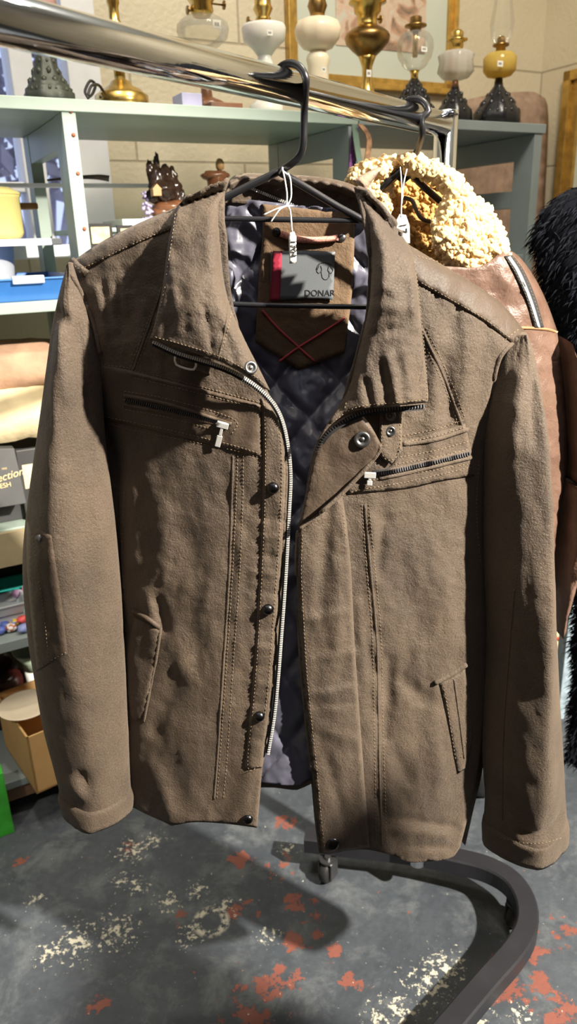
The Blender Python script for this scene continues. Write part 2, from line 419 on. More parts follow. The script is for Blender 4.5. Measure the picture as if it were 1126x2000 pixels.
def wall_mat():
    m, nt, b = new_mat('cream painted block'); L = nt.links.new
    tc = N(nt, 'ShaderNodeTexCoord'); br = N(nt, 'ShaderNodeTexBrick')
    L(tc.outputs['UV'], br.inputs['Vector']); br.offset = .5
    br.inputs['Scale'].default_value = 1; br.inputs['Mortar Size'].default_value = .0035; br.inputs['Mortar Smooth'].default_value = .6
    br.inputs['Brick Width'].default_value = .58; br.inputs['Row Height'].default_value = .27
    br.inputs['Color1'].default_value = (.62, .55, .40, 1); br.inputs['Color2'].default_value = (.66, .59, .44, 1); br.inputs['Mortar'].default_value = (.42, .36, .25, 1)
    nzn = N(nt, 'ShaderNodeTexNoise', Scale=3.0, Detail=5.0); L(tc.outputs['Object'], nzn.inputs['Vector'])
    mx = N(nt, 'ShaderNodeMixRGB', blend_type='MULTIPLY'); mx.inputs[0].default_value = .5
    cr = N(nt, 'ShaderNodeValToRGB'); cr.color_ramp.elements[0].color = (.78, .76, .72, 1); cr.color_ramp.elements[1].color = (1, 1, 1, 1); cr.color_ramp.elements[0].position = .3; cr.color_ramp.elements[1].position = .65
    L(nzn.outputs['Fac'], cr.inputs['Fac']); L(br.outputs['Color'], mx.inputs[1]); L(cr.outputs['Color'], mx.inputs[2]); L(mx.outputs[0], b.inputs['Base Color'])
    n2 = N(nt, 'ShaderNodeTexNoise', Scale=90.0, Detail=3.0); L(tc.outputs['Object'], n2.inputs['Vector'])
    mul = N(nt, 'ShaderNodeMath', operation='MULTIPLY_ADD'); L(br.outputs['Fac'], mul.inputs[0]); mul.inputs[1].default_value = -1.5; L(n2.outputs['Fac'], mul.inputs[2])
    bp = N(nt, 'ShaderNodeBump', Strength=.5, Distance=.004); L(mul.outputs[0], bp.inputs['Height']); L(bp.outputs['Normal'], b.inputs['Normal'])
    b.inputs['Roughness'].default_value = .5
    return m
M['wall'] = wall_mat()
M['ceil'] = plain('grey white ceiling', (.62, .68, .76), .8)
M['dark_wall'] = plain('shop clutter wall', (.20, .13, .085), .8, var=.5, scale=3)
def wall(name, quads, uvax, off, mat='wall', thick=None, nrm=None):
    """quads of 4 world points; thick slab along nrm; uv = (distance along uvax, height)"""
    mb = MB()
    for q in quads:
        q = np.asarray(q, float); d = np.asarray(nrm) * thick
        mb.add(*box8(np.vstack([q, q + d])))
    v = np.vstack(mb.v); me = bpy.data.meshes.new(name); me.from_pydata([tuple(p) for p in v], [], mb.f); me.materials.append(M[mat])
    uv = me.uv_layers.new(name='UVMap')
    for lp in me.loops:
        p = v[lp.vertex_index]; uv.data[lp.index].uv = (float(np.dot(p, uvax)) + off, float(p[2]) - 1.34 + .27 * 8)
    bm = bmesh.new(); bm.from_mesh(me); bmesh.ops.recalc_face_normals(bm, faces=bm.faces); bm.to_mesh(me); bm.free()
    o = bpy.data.objects.new(name, me); COL.objects.link(o); ORG[o.name] = Vector((0, 0, 0)); return props(o, kind='structure')
def q4(a, b, z0, z1, t): return [S(a, t, z0), S(b, t, z0), S(b, t, z1), S(a, t, z1)]
z_wt = 2.05; s_wl = -1.15
wall('wall_back', [q4(s_win, s_cor + .1, -.02, ZC, TW), q4(SL, s_win, -.02, z_sill, TW), q4(SL, s_win, z_wt, ZC, TW), q4(SL, s_wl, z_sill, z_wt, TW)], SU, 3.13, thick=.1, nrm=SN)
def side_wall(name, s, mat, sgn):
    a, b = S(s, TF, -.02), S(s, TW + .1, -.02)
    wall(name, [[a, b, b + [0, 0, ZC + .02], a + [0, 0, ZC + .02]]], SN, 3.0, mat, .1, SU * sgn)
side_wall('wall_right', s_cor, 'wall', 1)
side_wall('wall_left', SL, 'wall', -1)
a, b = S(SL, TF, -.02), S(s_cor, TF, -.02)
wall('wall_front', [q4(SL, s_cor, -.02, 1.95, TF), q4(SL, s_cor, 2.4, ZC, TF), q4(.9, s_cor, 1.95, 2.4, TF), q4(SL, -1.3, 1.95, 2.4, TF)], SU, 0, 'dark_wall', .1, -SN)  # upper slot left open, added for sky fill and chrome reflections
cb = MB().add(*boxax(S(SL - .1, TF - .1, ZC), SU * (s_cor - SL + .2), SN * (TW - TF + .2), (0, 0, .1)))
props(cb.obj('ceiling', M['ceil'], smooth=False), kind='structure')

def floor_mat():
    m, nt, b = new_mat('worn painted concrete'); L = nt.links.new
    g = N(nt, 'ShaderNodeNewGeometry')
    def noise_(s, d=5, r=.6, dist=0): n = N(nt, 'ShaderNodeTexNoise', Scale=s, Detail=float(d), Roughness=r, Distortion=dist); L(g.outputs['Position'], n.inputs['Vector']); return n.outputs['Fac']
    def ramp(x, p0, p1, c0=0, c1=1):
        r = N(nt, 'ShaderNodeMapRange'); L(x, r.inputs['Value']); r.inputs['From Min'].default_value = p0; r.inputs['From Max'].default_value = p1
        r.inputs['To Min'].default_value = c0; r.inputs['To Max'].default_value = c1; return r.outputs[0]
    def math_(op, a, b_):
        n = N(nt, 'ShaderNodeMath', operation=op)
        for i, x in enumerate((a, b_)):
            if isinstance(x, (int, float)): n.inputs[i].default_value = x
            else: L(x, n.inputs[i])
        return n.outputs[0]
    def spots(pts):
        acc = None
        for px, py, rad in pts:
            p = atZ([(px, py)], 0)[0]
            d = N(nt, 'ShaderNodeVectorMath', operation='DISTANCE'); L(g.outputs['Position'], d.inputs[0]); d.inputs[1].default_value = tuple(p)
            x = ramp(d.outputs['Value'], 0, rad, 1, 0); acc = x if acc is None else math_('MAXIMUM', acc, x)
        return acc
    base = ramp(noise_(2.6, 6), .3, .7); fine = ramp(noise_(60, 4), .3, .75)
    mixb = N(nt, 'ShaderNodeMixRGB'); L(base, mixb.inputs[0]); mixb.inputs[1].default_value = (.024, .030, .040, 1); mixb.inputs[2].default_value = (.066, .077, .092, 1)
    mixf = N(nt, 'ShaderNodeMixRGB', blend_type='MULTIPLY'); mixf.inputs[0].default_value = .6; L(mixb.outputs[0], mixf.inputs[1]); L(ramp(noise_(60, 4), .3, .75, .55, 1.15), mixf.inputs[2])
    # thin grey scuffs
    scuff = math_('MULTIPLY', ramp(noise_(11, 8, .72, .35), .50, .74), .6)
    mixs = N(nt, 'ShaderNodeMixRGB'); L(scuff, mixs.inputs[0]); L(mixf.outputs[0], mixs.inputs[1]); mixs.inputs[2].default_value = (.17, .185, .19, 1)
    # red under-paint
    red = spots([(510, 1950, .10), (560, 1910, .06), (470, 1985, .09), (585, 1775, .07), (610, 1790, .06), (540, 1690, .07), (470, 1680, .06), (625, 1830, .04), (575, 1840, .06),
                 (1040, 1850, .07), (990, 1905, .09), (960, 1945, .07), (1090, 1830, .05), (1060, 1930, .08), (1105, 1810, .05), (690, 1925, .05), (655, 1860, .04), (250, 1655, .05), (40, 1680, .03),
                 (460, 1780, .06), (350, 1790, .04), (560, 1610, .06), (740, 1620, .04), (1100, 1985, .08), (790, 1775, .035), (200, 1960, .05)])
    rmask = ramp(math_('ADD', noise_(30, 8, .70), math_('MULTIPLY', red, .27)), .71, .725)
    rfew = ramp(noise_(46, 5, .6), .70, .715)
    rmask = math_('MAXIMUM', rmask, rfew)
    mixr = N(nt, 'ShaderNodeMixRGB'); L(rmask, mixr.inputs[0]); L(mixs.outputs[0], mixr.inputs[1]); mixr.inputs[2].default_value = (.175, .055, .038, 1)
    # cream primer flecks
    cream = spots([(260, 1660, .08), (150, 1840, .10), (230, 1820, .10), (100, 1860, .07), (270, 1730, .05), (330, 1760, .06), (70, 1757, .04), (385, 1740, .05), (525, 1828, .05), (440, 1770, .05), (240, 1720, .05), (560, 1660, .04),
                   (840, 1920, .10), (870, 1890, .09), (780, 1975, .08), (740, 1990, .06), (920, 1985, .08), (370, 1830, .06), (1020, 1985, .05), (300, 1640, .05)])
    cmask = ramp(math_('ADD', noise_(95, 6, .70), math_('MULTIPLY', cream, .25)), .72, .76)
    cmask = math_('MAXIMUM', cmask, ramp(noise_(120, 4, .62), .69, .71))
    ring = spots([(412, 1800, .044)]); rr = math_('MULTIPLY', ramp(ring, .18, .35), ramp(ring, .62, .50))
    cmask = math_('MAXIMUM', cmask, math_('MULTIPLY', ramp(noise_(80, 5, .65), .46, .54), rr))
    mixc = N(nt, 'ShaderNodeMixRGB'); L(cmask, mixc.inputs[0]); L(mixr.outputs[0], mixc.inputs[1]); mixc.inputs[2].default_value = (.44, .42, .34, 1)
    L(mixc.outputs[0], b.inputs['Base Color'])
    L(ramp(noise_(9, 5), .3, .7, .5, .75), b.inputs['Roughness'])
    hh = math_('ADD', math_('MULTIPLY', rmask, -.6), math_('ADD', math_('MULTIPLY', cmask, -.8), math_('MULTIPLY', noise_(45, 5), .8)))
    bp = N(nt, 'ShaderNodeBump', Strength=.45, Distance=.0035); L(hh, bp.inputs['Height']); L(bp.outputs['Normal'], b.inputs['Normal'])
    return m
fb = MB().add(*boxax(S(SL - .1, TF - .1, -.1), SU * (s_cor - SL + .2), SN * (TW - TF + .2), (0, 0, .1)))
props(fb.obj('floor', floor_mat(), smooth=False), kind='structure')

# window: casing, mullions, sill, panes
w = thing('window_1', None, None, S(s_win - .4, TW, z_sill)); w['kind'] = 'structure'
mb = MB()
for s0, s1 in ((s_win - .075, s_win), (s_win - .20, s_win - .15), (s_win - .72, s_win - .66), (s_wl, s_wl + .06)):
    mb.add(*boxax(S(s0, TW - .02, z_sill), SU * (s1 - s0), SN * .09, (0, 0, z_wt - z_sill)))
mb.add(*boxax(S(s_wl, TW - .015, z_wt - .06), SU * (s_win - s_wl), SN * .08, (0, 0, .06)))
mb.add(*boxax(S(s_wl, TW - .01, z_sill + .115), SU * (s_win - .2 - s_wl), SN * .06, (0, 0, .022)))
mb.obj('window_frame', M['white_paint'], w, smooth=False, bevel=.003)
MB().add(*boxax(S(s_wl, TW - .07, z_sill - .03), SU * (s_win - s_wl), SN * .15, (0, 0, .03))).obj('window_sill', M['white_paint'], w, smooth=False, bevel=.003)
MB().add(*boxax(S(s_wl, TW + .03, z_sill), SU * (s_win - s_wl), SN * .004, (0, 0, z_wt - z_sill))).obj('window_pane', M['pane'], w, smooth=False)
# outside: neighbour's boarded wall and a shrub
M['boards'] = plain('pale blue boards', (.52, .60, .78), .7, var=.06)
mb = MB()
zbd = sp(100, 368, 2.6)[2] - .7
for k in range(7):
    mb.add(*boxax(S(-1.7, 2.6 + .01 * (k % 2), zbd + .1 * k), SU * 1.9, SN * .05, (0, 0, .098)))
o = mb.obj('boarded_wall', M['boards'], smooth=False, loc=S(-.8, 2.6, .45)); props(o, 'pale blue boarded wall outside, seen through the window', 'wall', kind='structure')
def shrub(c, n, rad, mat, sz, seed):
    rnd = np.random.RandomState(seed); mb = MB()
    for i in range(n):
        d = rnd.normal(size=3); d /= np.linalg.norm(d); p = np.asarray(c) + d * np.asarray(rad) * (.5 + .5 * rnd.rand())
        a = rnd.normal(size=3); a /= np.linalg.norm(a); b_ = np.cross(a, rnd.normal(size=3)); b_ /= np.linalg.norm(b_)
        s = sz * (.6 + rnd.rand()); mb.add([p - a * s, p + b_ * s * .45, p + a * s, p - b_ * s * .45], [(0, 1, 2, 3)])
    return mb, mat
M['leaf'] = plain('pale garden leaves', (.42, .40, .50), .6, var=.5, scale=5)
shc = sp(25, 120, 2.0)
mb, mt = shrub(shc, 1500, (.55, .4, .50), M['leaf'], .045, 3)
for k in range(9):
    a = 2 * math.pi * k / 9; base = shc * [1, 1, 0]; mb.add(*tube([base, base + [.05 * math.cos(a), .05 * math.sin(a), .9], base + [.45 * math.cos(a), .3 * math.sin(a), shc[2]]], [.03, .02, .006], 6))
props(mb.obj('garden_shrub', mt, smooth=False, loc=shc * [1, 1, 0]), 'pale leafy shrub outside the window at far left', 'shrub')
props(MB().add(*boxax(S(-3, TW + .12, -.12), SU * 5, SN * 4, (0, 0, .1))).obj('yard_ground', plain('pale yard', (.4, .42, .42), .9), smooth=False), kind='structure')

# ------------------------------------------------------------------ clothes rack
ZR = 1.155 + .1270; RR = .0146
RD = np.array([math.sin(math.radians(35.3)), math.cos(math.radians(35.3)), 0]); RE = np.array([RD[1], -RD[0], 0])
RE3 = np.array([.2145, 1.048, 0])                     # far end of the rail in plan
def rail_at(px):                                       # point of the rail line seen at this pixel column
    lo, hi = -.2, 1.35
    for _ in range(50):
        m = (lo + hi) / 2; p = RE3 - RD * m + [0, 0, ZR]; x = proj(p)[0]
        if x > px: lo = m
        else: hi = m
    return RE3 - RD * lo + np.array([0, 0, ZR])
RLEN = 1.24
rk = thing('clothes_rack', 'chrome clothes rail on a black square tube base with castors', 'clothes rack', RE3 * [1, 1, 0])
A = RE3 + [0, 0, ZR]; B = A - RD * RLEN
MB().add(*tube([A - RD * .012, B + RD * .012], RR, 40)).obj('rail', M['chrome'], rk)
for c in (A, B):
    c0 = np.array([c[0], c[1], 0])
    mb = MB(); mb.add(*tube([c0 + [0, 0, .078], c0 + [0, 0, ZR + RR * .72]], RR * 1.02, 28))
    mb.obj('upright', M['chrome'], rk)
    mb = MB(); mb.add(*lathe([(RR * 1.04, 0), (RR * 1.06, .002), (RR * 1.0, .006), (.004, .008)], c0 + [0, 0, ZR + RR * .70]))
    mb.obj('end_cap', M['chrome'], rk)
# base: end bar, bend and long foot of square tube
ZB = .088; HT = .0175
def rr_path():
    q = atZ(spline([(596, 1640), (700, 1652), (800, 1664), (890, 1682), (955, 1700), (1002, 1730), (1026, 1775), (1026, 1822), (1000, 1868), (950, 1925), (885, 2002)], 14), ZB - HT)
    d = q[-1] - q[-4]; d /= np.linalg.norm(d); L_ = 1.02; nd = np.array([-d[1], d[0], 0]) * -1
    end = q[-1] + d * (L_ - .45)
    pts = list(q) + [end]
    c = end + nd * .09
    for k in range(1, 9):
        t = math.radians(90 * k / 8); pts.append(c - nd * .09 * math.cos(t) + d * .09 * math.sin(t))
    pts.append(pts[-1] + nd * .34)
    return np.array(pts), q[0], end, pts[-1]
pb, base_a, base_b, base_c = rr_path(); n_ = len(pb); v = []; f = []
for i in range(n_):
    tdir = pb[min(i + 1, n_ - 1)] - pb[max(i - 1, 0)]; tdir /= np.linalg.norm(tdir); sd = np.array([tdir[1], -tdir[0], 0])
    ch = .003
    for a, z in ((-HT, HT - ch), (-HT + ch, HT), (HT - ch, HT), (HT, HT - ch), (HT, -HT + ch), (HT - ch, -HT), (-HT + ch, -HT), (-HT, -HT + ch)): v.append(pb[i] + sd * a + [0, 0, z])
f = [(i * 8 + k, i * 8 + (k + 1) % 8, (i + 1) * 8 + (k + 1) % 8, (i + 1) * 8 + k) for i in range(n_ - 1) for k in range(8)] + [tuple(range(8))[::-1], tuple((n_ - 1) * 8 + k for k in range(8))]
o = mesh('base_frame', v, f, M['black_paint'], rk, smooth=False)
for c in (base_a + RE * .05, atZ([(1008, 1745)], ZB - HT)[0], base_b, base_c - RE * -.03):
    c = c * [1, 1, 0]
    mb = MB(); mb.add(*lathe([(.006, .045), (.006, ZB - 2 * HT + .004)], c)); mb.add(*lathe([(.014, 0), (.016, .003), (.016, .006)], c + [0, 0, .046]))
    for sg in (-1, 1):
        mb.add(*boxax(c + RE * (sg * .013 - .0015) + RD * -.012 + [0, 0, .012], RE * .003, RD * .024, (0, 0, .038)))
    cs = mb.obj('castor', M['gun'], rk, smooth=False)
    MB().add(*lathe([(.008, -.010), (.021, -.009), (.024, -.005), (.024, .005), (.021, .009), (.008, .010)], c + [0, 0, .024], RE)).obj('wheel', M['rubber'], cs)


# ------------------------------------------------------------------ shelving along the back wall
ZT = 1.385
def onS(s, px, py): return atPl([(px, py)], S0 + SU * s, SU)[0]           # pixel onto the upright plane across the shelf at s
def onT(px, py, t): return sp(px, py, t)
sh = thing('shelving_unit', 'pale green and blue grey painted timber shelving along the block wall', 'shelves', S(.5, .18, 0))
FR = (.262, .836, 1.352); DEP = .36; TB = .020
def board(name, s0, s1, t0, t1, ztop, th, mat): return MB().add(*boxax(S(s0, t0, ztop - th), SU * (s1 - s0), SN * (t1 - t0), (0, 0, th))).obj(name, M[mat], sh, smooth=False, bevel=.0015)
board('shelf_board', -.75, .846, 0, DEP, ZT, TB, 'shelf_green')
board('shelf_board', .848, 1.372, 0, DEP, ZT, TB, 'shelf_blue')
z_mid = 1.062
board('shelf_board', -.75, .826, 0, DEP, z_mid, .019, 'shelf_green')
z_rt = onT(1028, 497, .0)[2]
board('shelf_board', .846, 1.342, .01, DEP, z_rt, .018, 'shelf_blue')
board('shelf_board', -.75, .826, .02, DEP, .645, .018, 'shelf_green')
board('shelf_board', -.75, .826, 0, DEP, .419, .022, 'shelf_blue')
board('shelf_board', -.75, .826, .0, DEP, .095, .018, 'shelf_blue')
MB().add(*boxax(S(-.75, .006, .044), SU * 1.57, SN * .016, (0, 0, .032))).obj('plinth_board', M['plank'], sh, smooth=False)
for i, s in enumerate(FR + (-.75,)):
    mt = 'shelf_green' if i in (0, 3) else 'shelf_blue'
    mb = MB(); w_ = .024
    mb.add(*boxax(S(s - w_ / 2, .003, 0), SU * w_, SN * .062, (0, 0, ZT - TB)))
    mb.add(*boxax(S(s - w_ / 2, DEP - .05, 0), SU * w_, SN * .05, (0, 0, ZT - TB)))
    for zc, hh in ((1.338, .052), (1.225 if i != 0 else 1.02, .040), (z_rt - .04, .035), (.36, .05)):
        mb.add(*boxax(S(s - w_ / 2 + .001, .064, zc - hh / 2), SU * (w_ - .002), SN * (DEP - .113), (0, 0, hh)))
    o = mb.obj('end_frame', M[mt], sh, smooth=False, bevel=.001)
    if i == 0:
        for zz in (1.374, 1.366, 1.33, 1.27, 1.18):
            MB().add(*lathe([(.0035, 0), (.0035, .001), (.001, .0018)], S(s + .004, .003, zz), -SN, 10)).obj('screw', M['rust'], o)
# ------------------------------------------------------------------ things on the top shelf
def axis_at(px, py, t): p = sp(px, py, t); return np.array([p[0], p[1]])
def turned(ax, prof, seg=28, ground=None, **kw):
    """profile in (half width px, row px) about the vertical line over ax"""
    out = []
    for hw, y in prof:
        z = z_for(ax[0], ax[1], y); d = proj((ax[0], ax[1], z))[2]; out.append([hw * d / FPX * .97, z])
    if ground is not None: out[0][1] = ground; 
    if ground is not None and len(out) > 1 and out[1][1] <= ground: out[1][1] = ground + .003
    return lathe([(r, z) for r, z in out], (ax[0], ax[1], 0), seg=seg, **kw)
def sticker(parent, px, py, t, w=13, h=9):
    p = sp(px, py, t); d = proj(p)[2] / FPX
    MB().add(*boxax(p - SU * w * d / 2, SU * w * d, SN * .0008, (0, 0, h * d))).obj('price_sticker', M['paper'], parent, smooth=False)
    mb = MB()
    for k in range(3): mb.add(*boxax(p - SU * w * d * (.28 - .2 * k) - SN * .0004 + [0, 0, h * d * .3], SU * w * d * .10, SN * .0004, (0, 0, h * d * .4)))
    mb.obj('price_writing', M['black_ink'], parent, smooth=False)
def knob(parent, ax, px, py, t, mat='brass_dark'):
    p = sp(px, py, t); c = np.array([ax[0], ax[1], p[2]])
    mb = MB(); mb.add(*tube([c, p], .0018, 6)); mb.add(*lathe([(.003, -.002), (.008, -.001), (.008, .001), (.003, .002)], p, p - c, 14))
    mb.obj('wick_knob', M[mat], parent)
def oil_lamp(label, px, t, parts, extra=None, group=None):
    ax = axis_at(px, 215, t); root = thing('oil_lamp', label, 'lamp', (ax[0], ax[1], ZT))
    for i, (nm, mat, prof, kw) in enumerate(parts):
        kw = dict(kw); g = kw.pop('ground', None)
        MB().add(*turned(ax, prof, ground=ZT if g else None, **kw)).obj(nm, M[mat], root)
    return root, ax
def relief(root, ax, rows, mat, seed):
    """cast leaf and bead relief round a lamp foot"""
    mb = MB()
    for hw, y, n, sz in rows:
        z = z_for(ax[0], ax[1], y); d = proj((ax[0], ax[1], z))[2] / FPX
        for k in range(n):
            t = 2 * math.pi * (k + .3 * seed) / n; c = np.array([ax[0] + hw * .9 * d * math.cos(t), ax[1] + hw * .9 * d * math.sin(t), z])
            v, f = blob((0, 0, 0), (sz * d * 1.2, sz * d * 1.2, sz * d * 1.7), .3, 1.5, seed + k, 1); mb.add(v + c, f)
    mb.obj('cast_relief', M[mat], root)
G = dict(ground=True)
r, ax = oil_lamp('green bronze cast pedestal lamp with pink ruffled shade, left end of top shelf', 100, .10, [
    ('base', 'iron_green', [(49, 190), (49, 184), (45, 181), (46, 176), (41, 172), (40, 167), (34, 160), (27, 142), (21, 124), (19, 112), (12, 104), (9, 80), (7, 60), (10, 45)], dict(ground=True, seg=32, flute=.05, nf=8)),
    ('lamp_shade', 'pink_shade', [(14, 40), (28, 28), (36, 12), (34, -4), (40, -18)], dict(seg=40, flute=.06, nf=10, closed_ends=False))])
relief(r, ax, [(46, 179, 22, 3.2), (36, 162, 10, 5), (27, 143, 8, 5), (20, 122, 8, 3)], 'iron_green', 2)
r, ax = oil_lamp('tall brass candlestick lamp with broad stepped base and no shade', 240, .12, [
    ('base', 'brass', [(54, 195), (53, 188), (45, 182), (40, 176), (24, 168), (20, 160), (11, 155), (11, 148)], G),
    ('column', 'brass', [(11, 150), (12, 110), (13, 62), (15, 50), (15, 46), (11, 40), (10, 14), (13, 6), (11, -40)], {})])
r, ax = oil_lamp('clear glass oil lamp with brass burner and two wick knobs, above the chrome rail', 405, .14, [
    ('base', 'wood_mid', [(36, 208), (36, 202), (30, 198), (12, 190), (9, 150), (9, 108)], G), ('stem', 'brass_dark', [(8, 112), (9, 96)], {}),
    ('font', 'clear', [(10, 99), (30, 93), (48, 78), (53, 60), (51, 45), (36, 34), (15, 31)], dict(seg=8, closed_ends=False)),
    ('burner', 'brass', [(17, 33), (24, 22), (22, 8), (28, -2), (26, -25)], {})])
knob(r, ax, 366, 20, .14); knob(r, ax, 437, 10, .14); sticker(r, 424, 56, .095, 17, 15)
r, ax = oil_lamp('white milk glass oil lamp on ribbed white pedestal, left of the gilt picture frame', 520, .16, [
    ('base', 'milk', [(34, 213), (34, 206), (24, 200), (15, 186), (13, 168), (18, 150), (17, 143), (19, 138), (16, 132), (17, 124), (14, 116), (14, 108)], G),
    ('font', 'milk', [(14, 110), (24, 96), (42, 80), (45, 56), (43, 50), (36, 48), (13, 46)], {}),
    ('burner', 'brass', [(14, 47), (16, 38), (13, 32), (20, 18), (17, 10), (15, -22)], {})])
knob(r, ax, 484, 41, .16); sticker(r, 527, 69, .11, 12, 9)
r, ax = oil_lamp('cream pressed glass oil lamp with tall turned cream pedestal, overlapping the frame', 622, .16, [
    ('base', 'alabaster', [(40, 216), (37, 206), (26, 198), (21, 180), (21, 130), (24, 118), (22, 108), (14, 100)], G),
    ('font', 'alabaster', [(14, 101), (30, 94), (44, 76), (47, 58), (41, 43), (28, 37), (14, 35)], dict(flute=.02, nf=10, seg=40)),
    ('burner', 'brass_dark', [(14, 36), (15, 26), (20, 12), (16, -2), (14, -24)], {})])
sticker(r, 632, 140, .11, 9, 8)
r, ax = oil_lamp('tall all brass oil lamp with wide bulbous font in front of the picture', 716, .15, [
    ('base', 'brass', [(46, 222), (44, 210), (26, 196), (16, 184), (12, 168), (10, 150), (10, 132), (14, 120), (19, 108)], G),
    ('font', 'brass_dark', [(18, 110), (30, 99), (43, 85), (46, 73), (43, 66), (34, 58), (24, 53)], {}),
    ('burner', 'brass', [(22, 54), (19, 46), (20, 32), (27, 24), (28, 10), (38, 6), (38, 3), (27, 1), (25, -30)], {})])
knob(r, ax, 742, 38, .15, 'brass'); sticker(r, 720, 150, .125, 11, 12)
r, ax = oil_lamp('clear ribbed globe oil lamp on pierced black iron base', 807, .13, [
    ('base', 'iron', [(42, 223), (41, 216), (28, 196), (19, 176), (9, 156)], dict(ground=True, flute=.05, nf=10, seg=40)), ('stem', 'brass', [(8, 158), (7, 147), (10, 138)], {}),
    ('font', 'clear', [(9, 139), (20, 133), (26, 126), (26, 124), (33, 114), (37, 97), (36, 80), (28, 66), (12, 60)], dict(closed_ends=False)),
    ('burner', 'brass_dark', [(11, 61), (12, 54), (22, 52), (22, 49), (12, 47), (12, 34), (9, 32)], {}), ('wick_tube', 'brass', [(5, 112), (6, 80), (6, 60)], {})])
r['label'] = 'clear ribbed globe oil lamp on pierced black iron base'
relief(r, ax, [(40, 214, 16, 4), (29, 197, 9, 6), (21, 182, 8, 5), (15, 168, 6, 3)], 'iron', 3)
sticker(r, 828, 101, .09, 14, 9)
r, ax = oil_lamp('frosted squat oil lamp with brass burner on black iron foot, next to the amber lamp', 886, .12, [
    ('base', 'iron', [(37, 227), (36, 220), (20, 196), (10, 178), (7, 168)], dict(ground=True, flute=.04, nf=8, seg=32)), ('stem', 'copper', [(8, 172), (6, 157)], {}),
    ('font', 'frosted', [(9, 158), (26, 153), (36, 141), (33, 122), (36, 108), (27, 101), (10, 99)], dict(closed_ends=False, flute=.02, nf=14, seg=56)),
    ('burner', 'brass', [(10, 100), (13, 92), (13, 83), (21, 80), (21, 77), (12, 75), (13, 64), (9, 59)], {})])
relief(r, ax, [(34, 219, 14, 3.5), (22, 202, 8, 5), (14, 186, 6, 4)], 'iron', 5)
r, ax = oil_lamp('amber glass oil lamp with clear chimney on black iron foot, at the right end', 970, .10, [
    ('base', 'iron', [(48, 229), (46, 221), (24, 190), (9, 168), (7, 152)], dict(ground=True, flute=.04, nf=8, seg=32)),
    ('font', 'amber', [(9, 153), (24, 149), (32, 139), (33, 113), (25, 104), (9, 102)], dict(closed_ends=False)),
    ('burner', 'brass_dark', [(10, 103), (9, 93), (16, 90), (16, 86), (9, 84), (8, 75), (5, 71)], {}),
    ('chimney', 'chimney', [(14, 88), (21, 70), (24, 45), (18, 5), (15, -50)], dict(closed_ends=False))])
sticker(r, 976, 130, .06, 14, 10)
relief(r, ax, [(45, 221, 18, 3.5), (33, 205, 9, 6), (22, 188, 8, 4)], 'iron', 6)
# cord and small bits between the lamps
P = [sp(*q) for q in ((172, 192, .06), (166, 178, .08), (176, 158, .10), (186, 166, .11), (180, 184, .09), (172, 188, .07), (178, 168, .08), (192, 166, .10), (200, 178, .12), (196, 190, .10))]
P = np.array([[p[0], p[1], max(p[2], ZT + .003)] for p in P])
props(MB().add(*tube(spline(P, .006), .0026, 6)).obj('power_cord', M['rubber']), 'black looped cord lying beside the brass candlestick lamp', 'cord')
def block(name, label, cat, px0, px1, ytop, ybot, t, depth, mat, z0=None, **kw):
    a = sp(px0, ybot, t); b = sp(px1, ybot, t); z = a[2] if z0 is None else z0
    zt = z_for(a[0], a[1], ytop); s0, s1 = s_of(a), s_of(b)
    o = MB().add(*boxax(S(s0, t, z), SU * (s1 - s0), SN * depth, (0, 0, zt - z))).obj(name, M[mat], smooth=False, bevel=.001)
    return props(o, label, cat, **kw)
M['lilac'] = plain('lilac card', (.42, .42, .62), .6)
block('card_box', 'small lilac card box on the top shelf under the rail', 'box', 356, 395, 180, 204, .05, .05, 'lilac', ZT)
block('wooden_tray', 'low dark brown wooden tray lying on the top shelf edge', 'tray', 412, 474, 198, 206, .03, .06, 'wood_mid', ZT)

# picture on the wall
def wall_frame(name, label, cat, org, U, Nn, w_, h_, fw, depth, mats, loc=None):
    """org = lower left outer corner on the wall; Nn points off the wall"""
    r = thing(name, label, cat, org + U * w_ / 2)
    mb = MB()
    for ins, wd, dp in ((0, fw * .5, depth), (fw * .45, fw * .55, depth * .6)):
        a = org + U * ins + np.array([0, 0, ins]); W2, H2 = w_ - 2 * ins, h_ - 2 * ins
        mb.add(*boxax(a, U * W2, Nn * dp, (0, 0, wd))); mb.add(*boxax(a + [0, 0, H2 - wd], U * W2, Nn * dp, (0, 0, wd)))
        mb.add(*boxax(a, U * wd, Nn * dp, (0, 0, H2))); mb.add(*boxax(a + U * (W2 - wd), U * wd, Nn * dp, (0, 0, H2)))
    mb.obj('frame', M[mats[0]], r, smooth=False, bevel=.002)
    a = org + U * fw * .97 + [0, 0, fw * .97]; W2, H2 = w_ - 1.94 * fw, h_ - 1.94 * fw
    MB().add(*boxax(a, U * W2, Nn * .006, (0, 0, H2))).obj('mount_board', M[mats[1]], r, smooth=False)
    return r, a, W2, H2
zf0 = sp(720, 172, TW - .03)[2]; sf0 = s_of(sp(567, 80, TW - .03)); sf1 = s_of(sp(897, 80, TW - .03))
r, a, W2, H2 = wall_frame('framed_picture', 'large gilt framed picture with pale mount on the wall behind the lamps', 'picture', S(sf0, TW - .001, zf0), SU, -SN, sf1 - sf0, .55, .030, .024, ('gold', 'mat_board'))
